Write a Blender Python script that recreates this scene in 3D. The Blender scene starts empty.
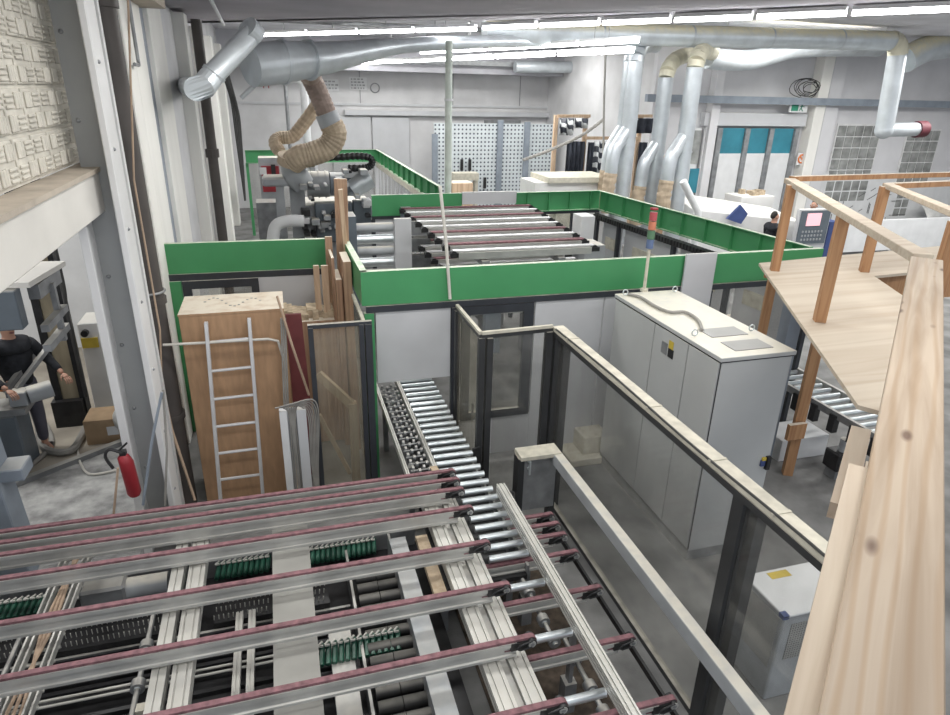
import bpy, bmesh, math, random
from mathutils import Vector, Matrix, Euler
random.seed(7)
C = bpy.context.scene.collection
PI = math.pi
V = Vector

# ---------------------------------------------------------------- camera
F_PX, CX, CY, CAM_H = 656.0, 475.0, 357.5, 4.3
TH, ROLL, AZ = math.atan(269/656), math.radians(1.4), math.radians(16.8)
Fw = V((math.sin(AZ)*math.cos(TH), math.cos(AZ)*math.cos(TH), -math.sin(TH)))
R0 = V((math.cos(AZ), -math.sin(AZ), 0)); U0 = R0.cross(Fw)
Rt = R0*math.cos(ROLL)+U0*math.sin(ROLL); Up = -R0*math.sin(ROLL)+U0*math.cos(ROLL)
CAM = V((0, 0, CAM_H))
def at(x, y, z=None, X=None, Y=None):
    """survey point: where the sight line through a photo point meets a plane of the hall"""
    d = Fw*F_PX+Rt*(x-CX)-Up*(y-CY)
    if z is not None: t = (z-CAM_H)/d.z
    elif X is not None: t = X/d.x
    else: t = Y/d.y
    return CAM+d*t
cd = bpy.data.cameras.new('camera'); cam = bpy.data.objects.new('camera', cd); C.objects.link(cam)
cd.sensor_width = 36; cd.lens = F_PX/950*36; cd.clip_start = .05; cd.clip_end = 200
cam.matrix_world = Matrix(((Rt.x, Up.x, -Fw.x, 0), (Rt.y, Up.y, -Fw.y, 0), (Rt.z, Up.z, -Fw.z, CAM_H), (0, 0, 0, 1)))
bpy.context.scene.camera = cam

# ---------------------------------------------------------------- materials
def mat(name, col, rough=.6, metal=0, var=.12, scale=6, dust=0, dustcol=(.66, .62, .53), stretch=None, col2=None, bump=0, bscale=60, detail=5, dlo=.6, dhi=.9):
    m = bpy.data.materials.new(name); m.use_nodes = True
    nt = m.node_tree; N = nt.nodes; L = nt.links; b = N['Principled BSDF']
    b.inputs['Roughness'].default_value = rough; b.inputs['Metallic'].default_value = metal
    tc = N.new('ShaderNodeTexCoord'); mp = N.new('ShaderNodeMapping'); L.new(tc.outputs['Object'], mp.inputs[0])
    if stretch: mp.inputs['Scale'].default_value = stretch
    nz = N.new('ShaderNodeTexNoise'); nz.inputs['Scale'].default_value = scale; nz.inputs['Detail'].default_value = detail
    L.new(mp.outputs[0], nz.inputs['Vector'])
    rp = N.new('ShaderNodeValToRGB'); e = rp.color_ramp.elements
    e[0].position = .3; e[1].position = .7
    c2 = col2 if col2 else tuple(max(0, c*(1-var*1.6)) for c in col)
    c1 = tuple(min(1, c*(1+var*.5)) for c in col)
    e[0].color = (*c2, 1); e[1].color = (*c1, 1)
    L.new(nz.outputs['Fac'], rp.inputs[0]); out = rp.outputs[0]
    if dust:
        g = N.new('ShaderNodeNewGeometry'); s = N.new('ShaderNodeSeparateXYZ'); L.new(g.outputs['Normal'], s.inputs[0])
        mr = N.new('ShaderNodeMapRange'); mr.inputs[1].default_value = dlo; mr.inputs[2].default_value = dhi
        L.new(s.outputs['Z'], mr.inputs[0])
        n2 = N.new('ShaderNodeTexNoise'); n2.inputs['Scale'].default_value = 9; n2.inputs['Detail'].default_value = 6
        L.new(tc.outputs['Object'], n2.inputs['Vector'])
        m2 = N.new('ShaderNodeMapRange'); m2.inputs[1].default_value = .3; m2.inputs[2].default_value = .55
        m2.inputs[3].default_value = dust*.6; m2.inputs[4].default_value = dust
        L.new(n2.outputs['Fac'], m2.inputs[0])
        mu = N.new('ShaderNodeMath'); mu.operation = 'MULTIPLY'; L.new(mr.outputs[0], mu.inputs[0]); L.new(m2.outputs[0], mu.inputs[1])
        mx = N.new('ShaderNodeMix'); mx.data_type = 'RGBA'; L.new(mu.outputs[0], mx.inputs[0]); L.new(out, mx.inputs[6]); mx.inputs[7].default_value = (*dustcol, 1)
        out = mx.outputs[2]
        if metal:
            mm = N.new('ShaderNodeMath'); mm.operation = 'MULTIPLY_ADD'; L.new(mu.outputs[0], mm.inputs[0]); mm.inputs[1].default_value = -metal; mm.inputs[2].default_value = metal
            L.new(mm.outputs[0], b.inputs['Metallic'])
    L.new(out, b.inputs['Base Color'])
    if bump:
        n3 = N.new('ShaderNodeTexNoise'); n3.inputs['Scale'].default_value = bscale; L.new(mp.outputs[0], n3.inputs['Vector'])
        bp = N.new('ShaderNodeBump'); bp.inputs['Strength'].default_value = bump; bp.inputs['Distance'].default_value = .01
        L.new(n3.outputs['Fac'], bp.inputs['Height']); L.new(bp.outputs[0], b.inputs['Normal'])
    return m
def emis(name, col, s):
    m = bpy.data.materials.new(name); m.use_nodes = True; b = m.node_tree.nodes['Principled BSDF']
    b.inputs['Base Color'].default_value = (*col, 1); b.inputs['Emission Color'].default_value = (*col, 1); b.inputs['Emission Strength'].default_value = s
    return m
def glassy(name, tint, haze, hazecol=(.5, .5, .48)):
    """thin clear sheet with a film of dust"""
    m = bpy.data.materials.new(name); m.use_nodes = True; nt = m.node_tree; N = nt.nodes; L = nt.links
    N.remove(N['Principled BSDF']); o = N['Material Output']
    t = N.new('ShaderNodeBsdfTransparent'); t.inputs[0].default_value = (*tint, 1)
    d = N.new('ShaderNodeBsdfDiffuse'); d.inputs[0].default_value = (*hazecol, 1)
    g = N.new('ShaderNodeBsdfGlossy'); g.inputs['Roughness'].default_value = .08
    tc = N.new('ShaderNodeTexCoord'); n = N.new('ShaderNodeTexNoise'); n.inputs['Scale'].default_value = 3; n.inputs['Detail'].default_value = 7
    mp = N.new('ShaderNodeMapping'); mp.inputs['Scale'].default_value = (1, 1, .4); L.new(tc.outputs['Object'], mp.inputs[0]); L.new(mp.outputs[0], n.inputs['Vector'])
    mr = N.new('ShaderNodeMapRange'); mr.inputs[1].default_value = .35; mr.inputs[2].default_value = .65; mr.inputs[3].default_value = haze*.6; mr.inputs[4].default_value = haze*1.3
    L.new(n.outputs['Fac'], mr.inputs[0])
    a = N.new('ShaderNodeMixShader'); L.new(mr.outputs[0], a.inputs[0]); L.new(t.outputs[0], a.inputs[1]); L.new(d.outputs[0], a.inputs[2])
    b = N.new('ShaderNodeMixShader'); b.inputs[0].default_value = .035; L.new(a.outputs[0], b.inputs[1]); L.new(g.outputs[0], b.inputs[2])
    L.new(b.outputs[0], o.inputs[0])
    return m
def wood(name, c1, c2, scale=1.0, axis='X', rough=.65, knots=False, dust=0):
    m = bpy.data.materials.new(name); m.use_nodes = True; nt = m.node_tree; N = nt.nodes; L = nt.links; b = N['Principled BSDF']
    b.inputs['Roughness'].default_value = rough
    tc = N.new('ShaderNodeTexCoord'); mp = N.new('ShaderNodeMapping'); L.new(tc.outputs['Object'], mp.inputs[0])
    sc = {'X': (.5, 9, 9), 'Y': (9, .5, 9), 'Z': (9, 9, .5)}[axis]
    mp.inputs['Scale'].default_value = tuple(s*scale for s in sc)
    n = N.new('ShaderNodeTexNoise'); n.inputs['Scale'].default_value = 2.2; n.inputs['Detail'].default_value = 8; n.inputs['Distortion'].default_value = .8
    L.new(mp.outputs[0], n.inputs['Vector'])
    rp = N.new('ShaderNodeValToRGB'); e = rp.color_ramp.elements; e[0].position = .35; e[1].position = .62; e[0].color = (*c2, 1); e[1].color = (*c1, 1)
    L.new(n.outputs['Fac'], rp.inputs[0]); out = rp.outputs[0]
    if knots:
        wv = N.new('ShaderNodeTexWave'); wv.wave_type = 'BANDS'; wv.bands_direction = 'Y'
        mpw = N.new('ShaderNodeMapping'); mpw.inputs['Scale'].default_value = (.5, 5.0, 1); L.new(tc.outputs['Object'], mpw.inputs[0]); L.new(mpw.outputs[0], wv.inputs['Vector'])
        wv.inputs['Scale'].default_value = 1.6; wv.inputs['Distortion'].default_value = 9; wv.inputs['Detail'].default_value = 2; wv.inputs['Detail Scale'].default_value = .7
        mw = N.new('ShaderNodeMix'); mw.data_type = 'RGBA'; mw.blend_type = 'MULTIPLY'
        rw = N.new('ShaderNodeValToRGB'); rw.color_ramp.elements[0].color = (.88, .80, .70, 1); rw.color_ramp.elements[1].color = (1, 1, 1, 1); rw.color_ramp.elements[1].position = .45
        L.new(wv.outputs['Fac'], rw.inputs[0]); mw.inputs[0].default_value = .9; L.new(out, mw.inputs[6]); L.new(rw.outputs[0], mw.inputs[7]); out = mw.outputs[2]
        mp2 = N.new('ShaderNodeMapping'); mp2.inputs['Scale'].default_value = (3.6, 10, 1); L.new(tc.outputs['Object'], mp2.inputs[0])
        vo = N.new('ShaderNodeTexVoronoi'); vo.inputs['Scale'].default_value = 1.0; L.new(mp2.outputs[0], vo.inputs['Vector'])
        rk = N.new('ShaderNodeValToRGB'); ek = rk.color_ramp.elements; ek[0].position = .07; ek[0].color = (.33, .25, .22, 1); ek[1].position = .17; ek[1].color = (1, 1, 1, 1)
        L.new(vo.outputs['Distance'], rk.inputs[0])
        mk = N.new('ShaderNodeMix'); mk.data_type = 'RGBA'; mk.blend_type = 'MULTIPLY'; mk.inputs[0].default_value = 1; L.new(out, mk.inputs[6]); L.new(rk.outputs[0], mk.inputs[7]); out = mk.outputs[2]
    if dust:
        g = N.new('ShaderNodeNewGeometry'); s = N.new('ShaderNodeSeparateXYZ'); L.new(g.outputs['Normal'], s.inputs[0])
        mr = N.new('ShaderNodeMapRange'); mr.inputs[1].default_value = .6; mr.inputs[2].default_value = .9; mr.inputs[4].default_value = dust; L.new(s.outputs['Z'], mr.inputs[0])
        mx = N.new('ShaderNodeMix'); mx.data_type = 'RGBA'; L.new(mr.outputs[0], mx.inputs[0]); L.new(out, mx.inputs[6]); mx.inputs[7].default_value = (.66, .62, .53, 1); out = mx.outputs[2]
    L.new(out, b.inputs['Base Color'])
    return m
def holes(name, col, hole, scale):
    """perforated sheet: a regular grid of dark round holes"""
    m = mat(name, col, .5, 0, .08, 3); nt = m.node_tree; N = nt.nodes; L = nt.links; b = N['Principled BSDF']
    src = b.inputs['Base Color'].links[0].from_socket
    tc = N.new('ShaderNodeTexCoord'); mp = N.new('ShaderNodeVectorMath'); mp.operation = 'SCALE'; mp.inputs['Scale'].default_value = scale; L.new(tc.outputs['Object'], mp.inputs[0])
    fr = N.new('ShaderNodeVectorMath'); fr.operation = 'FRACTION'; L.new(mp.outputs[0], fr.inputs[0])
    sp = N.new('ShaderNodeSeparateXYZ'); L.new(fr.outputs[0], sp.inputs[0]); cb = N.new('ShaderNodeCombineXYZ'); L.new(sp.outputs['X'], cb.inputs['X']); L.new(sp.outputs['Z'], cb.inputs['Y'])
    di = N.new('ShaderNodeVectorMath'); di.operation = 'DISTANCE'; di.inputs[1].default_value = (.5, .5, 0); L.new(cb.outputs[0], di.inputs[0])
    lt = N.new('ShaderNodeMath'); lt.operation = 'LESS_THAN'; lt.inputs[1].default_value = .24; L.new(di.outputs['Value'], lt.inputs[0])
    mx = N.new('ShaderNodeMix'); mx.data_type = 'RGBA'; L.new(lt.outputs[0], mx.inputs[0]); L.new(src, mx.inputs[6]); mx.inputs[7].default_value = (*hole, 1)
    L.new(mx.outputs[2], b.inputs['Base Color'])
    return m

M = dict(
 floor=mat('concrete_floor', (.24, .24, .235), .7, 0, .3, 2.2, col2=(.11, .11, .108), bump=.15, detail=10),
 floor_left=mat('pale_floor', (.40, .36, .30), .8, 0, .25, 1.5),
 debris=mat('dusty_floor', (.42, .42, .41), .9, 0, .3, 5, bump=.5, col2=(.16, .16, .16), detail=12),
 wall=mat('painted_wall', (.64, .64, .65), .8, 0, .1, 1.2),
 wall_r=mat('painted_wall_right', (.66, .66, .68), .8, 0, .08, 1.0),
 pil=mat('pilaster_white', (.84, .83, .79), .7, 0, .06, 2, stretch=(1, 1, .2)),
 pilg=mat('blue_grey_panel', (.30, .33, .38), .7, 0, .08, 2),
 ceil=mat('ceiling_grey', (.42, .40, .44), .85, 0, .1, 1),
 ceil2=mat('ceiling_pale', (.66, .66, .70), .85, 0, .12, 1),
 soffit=mat('soffit_grey', (.50, .50, .54), .85, 0, .15, 1),
 block=mat('concrete_block', (.66, .63, .56), .8, 0, .12, 8, bump=.2),
 blockg=mat('glass_block', (.33, .34, .33), .25, 0, .3, 3.2),
 mortar=mat('mortar', (.72, .72, .72), .8),
 beam=mat('cream_paint', (.68, .66, .62), .6, 0, .06, 2),
 coverp=mat('grey_cover', (.36, .355, .33), .8, 0, .15, 2),
 sill=mat('dusty_sill', (.47, .41, .34), .8, 0, .15, 6),
 colw=mat('column_white', (.70, .70, .70), .5, 0, .06, 2),
 colg=mat('column_web_grey', (.34, .35, .35), .5, 0, .06, 2),
 darkpipe=mat('dark_pipe', (.085, .075, .07), .6, .1, .15, 3),
 green=mat('green_paint', (.063, .29, .115), .45, 0, .06, 2, dust=.9, dustcol=(.60, .64, .52)),
 anth=mat('anthracite_frame', (.045, .05, .06), .45, .2, .1, 8, dust=.6),
 panel=mat('light_grey_panel', (.55, .56, .58), .45, 0, .05, 2, dust=.5),
 cab=mat('cabinet_grey', (.47, .48, .48), .45, 0, .04, 2, dust=.97, dustcol=(.66, .63, .54)),
 dark=mat('black_gap', (.02, .02, .022), .7),
 alu=mat('aluminium', (.56, .56, .54), .4, .55, .1, 6, stretch=(1, 1, 1), dust=.55, dustcol=(.58, .56, .50)),
 alud=mat('aluminium_belt_profile', (.58, .58, .56), .45, .35, .12, 5, dust=.2),
 belt=mat('dusty_red_belt', (.25, .125, .14), .8, 0, .3, 20),
 beltd=mat('dark_belt_side', (.06, .035, .04), .8),
 steel=mat('steel_roller', (.70, .75, .77), .3, .75, .1, 8),
 steeld=mat('dull_steel', (.32, .33, .34), .45, .5, .2, 6, dust=.4),
 rubber=mat('black_rubber', (.035, .035, .035), .55, 0, .3, 7, dust=.25, dustcol=(.4, .38, .33)),
 blackm=mat('black_metal', (.03, .03, .032), .4, .2, .3, 7),
 galv=mat('galvanised_duct', (.60, .65, .68), .38, .3, .12, 3, dust=.95, dustcol=(.78, .72, .52), dlo=.0, dhi=.55),
 galvc=mat('galvanised_duct_clean', (.56, .60, .63), .35, .4, .12, 3),
 ducty=mat('dusty_duct_bend', (.66, .63, .50), .6, .1, .1, 4),
 hose=mat('tan_hose', (.50, .40, .29), .7, 0, .15, 5),
 hosed=mat('brown_hose', (.34, .26, .22), .7, 0, .15, 5),
 mdf=mat('particle_board', (.42, .26, .15), .8, 0, .12, 7, dust=.97, dustcol=(.66, .60, .50), stretch=(3, 3, .6)),
 glass=glassy('dusty_pane', (.93, .93, .92), .085, (.36, .36, .35)),
 glassd=glassy('tinted_pane', (.91, .90, .86), .15, (.52, .49, .42)),
 post=mat('dark_post', (.05, .052, .055), .45, .3, .15, 4, dust=.5),
 cream=mat('dusty_rail_top', (.60, .57, .48), .85, 0, .14, 10),
 maroon=mat('maroon_sheet', (.17, .045, .05), .6),
 red=mat('red_paint', (.32, .025, .035), .4),
 redd=mat('dark_red', (.10, .02, .03), .6),
 blue=mat('blue_paint', (.05, .08, .22), .5),
 teal=mat('teal_glass', (.045, .24, .32), .3, 0, .15, 2),
 white=mat('white_paint', (.72, .72, .71), .6, 0, .06, 3, dust=.5),
 whitep=mat('white_plain', (.70, .71, .72), .7, 0, .06, 3),
 yellow=mat('yellow_label', (.60, .45, .06), .6),
 orange=mat('orange_plastic', (.7, .2, .05), .5),
 silver=mat('ladder_silver', (.66, .66, .67), .4, .35, .06, 6),
 card=mat('cardboard', (.40, .28, .17), .8),
 greyc=mat('machine_grey', (.38, .40, .42), .5, 0, .15, 3, dust=.8),
 bluegrey=mat('machine_blue_grey', (.12, .145, .17), .5, 0, .1, 4, dust=.5),
 bgl=mat('steel_blue_grey', (.26, .30, .35), .5, .1, .12, 4, dust=.4),
 conc=mat('dirty_yellow_post', (.42, .36, .25), .8, 0, .4, 3, stretch=(1, 1, .25), col2=(.16, .14, .10), detail=8),
 skin=mat('skin', (.50, .28, .20), .6), hair=mat('dark_hair', (.02, .017, .015), .7),
 cloth=mat('black_sweater', (.018, .02, .026), .9, 0, .3, 20), trousers=mat('grey_trousers', (.10, .10, .13), .9),
 cable=mat('grey_cable', (.30, .29, .27), .7), cabled=mat('dark_cable', (.05, .05, .05), .7), cablew=mat('white_cable', (.62, .60, .55), .7),
 rope=mat('tan_rope', (.45, .33, .24), .8),
 peg=holes('pegboard_sheet', (.60, .65, .67), (.07, .08, .11), 7.0),
 perf=holes('perforated_sheet', (.33, .33, .32), (.03, .03, .03), 45.0),
 sandbelt=mat('black_abrasive', (.03, .035, .05), .9, 0, .3, 4),
 gchain=mat('green_chain', (.02, .10, .065), .4, 0, .3, 10),
 bristle=mat('pale_pins', (.55, .54, .50), .7),
 screen=emis('pink_screen', (.85, .5, .55), .55),
 tube=emis('lamp_tube', (1, 1, 1), 20),
 exitg=mat('exit_green', (.02, .25, .15), .5),
 bag=mat('white_plastic', (.68, .68, .66), .4),
 tan=mat('tan_offcuts', (.52, .42, .30), .8, 0, .3, 12),
)
W = dict(
 pine=wood('pine_plank', (.42, .34, .26), (.30, .225, .155), .9, 'X', .55, knots=True),
 pale=wood('pale_timber', (.52, .45, .36), (.43, .35, .27), 1, 'X', .7),
 side=wood('timber_side', (.43, .24, .12), (.30, .15, .07), 1, 'Z', .7, dust=.75),
 ply=wood('plywood', (.50, .435, .35), (.42, .345, .265), .35, 'X', .7),
 board=wood('board', (.50, .33, .22), (.32, .20, .13), 1, 'Z', .75, dust=.8),
 board2=wood('board_light', (.58, .43, .30), (.43, .30, .20), 1, 'Z', .75, dust=.8),
 frame=wood('frame_timber', (.47, .38, .27), (.38, .29, .20), 1, 'Z', .75),
)
M.update(W)

# ---------------------------------------------------------------- mesh helpers
class MB:
    def __init__(s): s.v = []; s.f = []
    def add(s, vs, fs):
        n = len(s.v); s.v += [V(v) for v in vs]; s.f += [tuple(n+i for i in f) for f in fs]; return s
    def box(s, a, b):
        x0, y0, z0 = (min(a[i], b[i]) for i in range(3)); x1, y1, z1 = (max(a[i], b[i]) for i in range(3))
        return s.add([(x0, y0, z0), (x1, y0, z0), (x1, y1, z0), (x0, y1, z0), (x0, y0, z1), (x1, y0, z1), (x1, y1, z1), (x0, y1, z1)],
                     [(0, 3, 2, 1), (4, 5, 6, 7), (0, 1, 5, 4), (1, 2, 6, 5), (2, 3, 7, 6), (3, 0, 4, 7)])
    def frame(s, p0, p1, up=(0, 0, 1)):
        p0, p1 = V(p0), V(p1); d = (p1-p0).normalized(); u = V(up)
        if abs(d.dot(u)) > .98: u = V((0, 1, 0)) if abs(d.y) < .9 else V((1, 0, 0))
        r = d.cross(u).normalized(); u = r.cross(d).normalized(); return p0, p1, d, r, u
    def extr(s, poly, p0, p1, up=(0, 0, 1)):
        p0, p1, d, r, u = s.frame(p0, p1, up); n = len(poly)
        vs = [p+r*a+u*b for p in (p0, p1) for a, b in poly]
        fs = [(i, (i+1) % n, n+(i+1) % n, n+i) for i in range(n)]+[tuple(range(n-1, -1, -1)), tuple(range(n, 2*n))]
        return s.add(vs, fs)
    def beam(s, p0, p1, w, h, up=(0, 0, 1)):
        return s.extr([(-w/2, -h/2), (w/2, -h/2), (w/2, h/2), (-w/2, h/2)], p0, p1, up)
    def profile(s, p0, p1, w, h, n=1, up=(0, 0, 1), g=.008, dp=.012):
        """slotted aluminium profile; p0,p1 run through its centre; n slots on top and bottom, one each side"""
        xs = []
        for k in range(n): xs.append(-w/2+w*(k+.5)/n)
        pts = [(-w/2, -h/2)]
        for x in xs: pts += [(x-g/2, -h/2), (x-g/2, -h/2+dp), (x+g/2, -h/2+dp), (x+g/2, -h/2)]
        pts.append((w/2, -h/2))
        m = max(1, round(h/(w/n)))
        for k in range(m):
            y = -h/2+h*(k+.5)/m; pts += [(w/2, y-g/2), (w/2-dp, y-g/2), (w/2-dp, y+g/2), (w/2, y+g/2)]
        pts.append((w/2, h/2))
        for x in reversed(xs): pts += [(x+g/2, h/2), (x+g/2, h/2-dp), (x-g/2, h/2-dp), (x-g/2, h/2)]
        pts.append((-w/2, h/2))
        for k in reversed(range(m)):
            y = -h/2+h*(k+.5)/m; pts += [(-w/2, y+g/2), (-w/2+dp, y+g/2), (-w/2+dp, y-g/2), (-w/2, y-g/2)]
        return s.extr(pts, p0, p1, up)
    def cyl(s, p0, p1, r, n=14, r2=None):
        r2 = r if r2 is None else r2
        p0, p1, d, rr, u = s.frame(p0, p1); vs = []
        for p, q in ((p0, r), (p1, r2)):
            vs += [p+(rr*math.cos(2*PI*i/n)+u*math.sin(2*PI*i/n))*q for i in range(n)]
        return s.add(vs, [(i, (i+1) % n, n+(i+1) % n, n+i) for i in range(n)]+[tuple(range(n-1, -1, -1)), tuple(range(n, 2*n))])
    def tube(s, pts, r, n=10, ridge=0, smooth=0, per=6):
        pts = [V(p) for p in pts]
        if smooth:
            P = [pts[0]]+pts+[pts[-1]]; q = []
            for i in range(1, len(P)-2):
                for k in range(per):
                    t = k/per; a, b, c, d = P[i-1], P[i], P[i+1], P[i+2]
                    q.append(.5*((2*b)+(c-a)*t+(2*a-5*b+4*c-d)*t*t+(3*b-a-3*c+d)*t**3))
            pts = q+[P[-2]]
        rs = r if isinstance(r, (list, tuple)) else None
        rings = []; u = None; m = len(pts)
        for i, p in enumerate(pts):
            d = (pts[min(i+1, m-1)]-pts[max(i-1, 0)]).normalized()
            if u is None:
                u = V((0, 0, 1)) if abs(d.z) < .9 else V((1, 0, 0))
            rr = d.cross(u).normalized(); u = rr.cross(d).normalized()
            if rs: f = i/(m-1)*(len(rs)-1); k = min(int(f), len(rs)-2); q = rs[k]+(rs[k+1]-rs[k])*(f-k)
            else: q = r
            if ridge: q *= 1+ridge*(i % 2)
            rings.append([p+(rr*math.cos(2*PI*j/n)+u*math.sin(2*PI*j/n))*q for j in range(n)])
        vs = [v for g in rings for v in g]; fs = []
        for i in range(m-1):
            for j in range(n): fs.append((i*n+j, i*n+(j+1) % n, (i+1)*n+(j+1) % n, (i+1)*n+j))
        fs += [tuple(range(n-1, -1, -1)), tuple((m-1)*n+j for j in range(n))]
        return s.add(vs, fs)
    def prism(s, poly, z0, z1):
        n = len(poly)
        return s.add([(p[0], p[1], z0) for p in poly]+[(p[0], p[1], z1) for p in poly],
                     [(i, (i+1) % n, n+(i+1) % n, n+i) for i in range(n)]+[tuple(range(n-1, -1, -1)), tuple(range(n, 2*n))])
    def ball(s, c, r, n=12, m=8, sc=(1, 1, 1)):
        c = V(c); vs = [c+V((0, 0, r*sc[2]))]
        for i in range(1, m):
            a = PI*i/m
            vs += [c+V((r*sc[0]*math.sin(a)*math.cos(2*PI*j/n), r*sc[1]*math.sin(a)*math.sin(2*PI*j/n), r*sc[2]*math.cos(a))) for j in range(n)]
        vs.append(c-V((0, 0, r*sc[2]))); L_ = len(vs)-1
        fs = [(0, 1+j, 1+(j+1) % n) for j in range(n)]
        for i in range(m-2):
            for j in range(n): fs.append((1+i*n+j, 1+(i+1)*n+j, 1+(i+1)*n+(j+1) % n, 1+i*n+(j+1) % n))
        fs += [(L_, 1+(m-2)*n+(j+1) % n, 1+(m-2)*n+j) for j in range(n)]
        return s.add(vs, fs)
    def build(s, name, m, parent=None, bevel=0, smooth=False, kind=None, label=None):
        root = parent
        while root is not None and root.parent is not None: root = root.parent
        if root is not None: off = V(root.location)
        else:
            xs = [v.x for v in s.v]; ys = [v.y for v in s.v]; zs = [v.z for v in s.v]
            off = V(((min(xs)+max(xs))/2, (min(ys)+max(ys))/2, min(zs)))
        me = bpy.data.meshes.new(name); me.from_pydata([v-off for v in s.v], [], s.f)
        bm = bmesh.new(); bm.from_mesh(me); bmesh.ops.recalc_face_normals(bm, faces=bm.faces); bm.to_mesh(me); bm.free()
        me.materials.append(M[m] if isinstance(m, str) else m)
        if smooth:
            me.polygons.foreach_set('use_smooth', [True]*len(me.polygons))
            try: me.set_sharp_from_angle(angle=math.radians(42))
            except Exception: pass
        o = bpy.data.objects.new(name, me); C.objects.link(o)
        if root is None: o.location = off
        else: o.parent = parent
        if bevel:
            b = o.modifiers.new('bevel', 'BEVEL'); b.width = bevel; b.segments = 1; b.limit_method = 'ANGLE'
        if kind: o['kind'] = kind
        if label: o['label'] = label
        return o
def tag(o, label, cat, group=None, kind=None):
    o['label'] = label; o['category'] = cat
    if group: o['group'] = group
    if kind: o['kind'] = kind
    return o
def thing(name, label, cat, loc, group=None):
    o = bpy.data.objects.new(name, None); C.objects.link(o); o.location = V(loc); o.empty_display_size = .2
    return tag(o, label, cat, group)
def S(name, mb, m, **k): return mb.build(name, m, kind='structure', **k)
def B(a, b): return MB().box(a, b)
def text(name, body, loc, rot, size, m, parent):
    c = bpy.data.curves.new(name, 'FONT'); c.body = body; c.size = size; c.align_x = 'CENTER'; c.align_y = 'CENTER'; c.extrude = .002
    t = bpy.data.objects.new(name, c); C.objects.link(t)
    me = bpy.data.meshes.new_from_object(t); bpy.data.objects.remove(t)
    me.materials.append(M[m]); o = bpy.data.objects.new(name, me); C.objects.link(o)
    root = parent
    while root.parent is not None: root = root.parent
    o.location = V(loc)-root.location; o.rotation_euler = rot; o.parent = parent; return o

# ================================================================ THE HALL
YB, YR, XJ = 26.0, 18.0, 10.6           # back wall, nearer right-hand wall, the step between them
XL = -1.45
S('floor', B((-1.6, -2, -.1), (27, YB+.3, 0)), 'floor')
S('floor_left', B((-9, -2, -.1), (-1.6, 12.2, 0)), 'debris')
a = at(0, 492, z=0); b_ = at(140, 437, z=0)
S('floor_left_room', MB().prism([(-9, 7.0), (a.x, a.y), (b_.x, b_.y), (-1.62, 9.2), (-1.62, 12), (-9, 12)], 0, .012), 'floor_left')
mb = MB().beam((a.x, a.y, .03), (b_.x, b_.y, .03), .08, .06); S('trim_1', mb, 'steeld')
# left side wall: solid from the column on, open bay towards the camera
S('wall_left', B((XL-.15, 6.35, 0), (XL, YB, 5.9)), 'wall')
S('wall_left_room_back', B((-9, 12, 0), (XL-.15, 12.15, 5.9)), 'whitep')
S('wall_left_room_side', B((-9.15, -2, 0), (-9, 12.15, 5.9)), 'whitep')
S('ceiling_left_room', B((-9.15, -2, 4.6), (XL-.15, 12.15, 4.7)), 'ceil2')
for i, (y0, y1, dpt, m) in enumerate([(7.2, 8.0, .05, 'pil'), (8.05, 8.5, .10, 'pil'), (8.56, 9.35, .09, 'pil'), (9.36, 10.0, .03, 'pilg'), (10.0, 11.2, .09, 'pil'), (11.2, 13.0, .03, 'wall'),
                                     (13.0, 13.5, .22, 'pil'), (16.0, 16.5, .2, 'pil'), (19.0, 19.6, .2, 'pil'), (22.6, 23.3, .2, 'pil')]):
    S('trim_%d' % (i+2), B((XL, y0, 0), (XL+dpt, y1, 5.35)), m, bevel=.008)
for i, y in enumerate((8.02, 8.52)):
    S('trim_%d' % (i+60+1), B((XL, y-.025, 0), (XL+.045, y+.025, 5.35)), 'anth')
S('wall_back', B((XL-.15, YB, 0), (XJ+.2, YB+.2, 5.9)), 'wall')
S('wall_step', B((XJ, YR+.2, 0), (XJ+.2, YB, 5.9)), 'wall')
S('wall_right', B((XJ, YR, 0), (27, YR+.2, 5.9)), 'wall_r')
S('wall_far_right', B((27, -2, 0), (27.2, YR, 5.9)), 'wall_r')
# ceiling: low flat slab over the near bay, pale higher roof behind
e0, e1, e2 = at(165, 22, z=5.4), at(640, 20, z=5.4), at(955, 4, z=5.4)
S('ceiling', MB().prism([(XL-.15, e0.y+.2), (e0.x, e0.y), (e1.x, e1.y), (e2.x, e2.y), (27, e2.y), (27, -2), (XL-.15, -2)], 5.4, 5.5), 'ceil')
S('ceiling_far', B((XL-.15, 5.0, 5.88), (27.2, YB+.2, 6.0)), 'ceil2')
S('trim_20', B((XL, 24.6, 4.78), (XJ, YB, 5.88)), 'soffit')
S('trim_21', B((XL, 24.3, 5.05), (XJ, 24.6, 5.2)), 'steeld')
# ledge and wide dado band of the back wall
S('trim_22', B((2.6, YB-.25, 3.3), (XJ, YB, 3.48)), 'panel')
S('trim_23', B((-1.4, YB-.06, 3.62), (XJ, YB, 3.7)), 'panel')
for i, x in enumerate((3.2, 6.7, 9.4)):
    S('trim_%d' % (24+i), B((x, YB-.02, 3.7), (x+.03, YB, 4.78)), 'steeld')
# big sliding doors of the back wall
for i, (x0, x1) in enumerate([(2.1, 3.55), (3.6, 5.0)]):
    p = thing('sliding_door', ['plain pale grey sliding door leaf under the back wall ledge, left leaf nearest the hoses', 'plain pale grey sliding door leaf beside the perforated board'][i], 'door', ((x0+x1)/2, YB-.1, 0))
    B((x0, YB-.12, 0), (x1, YB-.05, 3.25)).build('door_leaf', 'panel', p, bevel=.01); B((x0+.06, YB-.15, 1.0), (x0+.1, YB-.12, 1.3)).build('handle', 'steeld', p)

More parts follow.
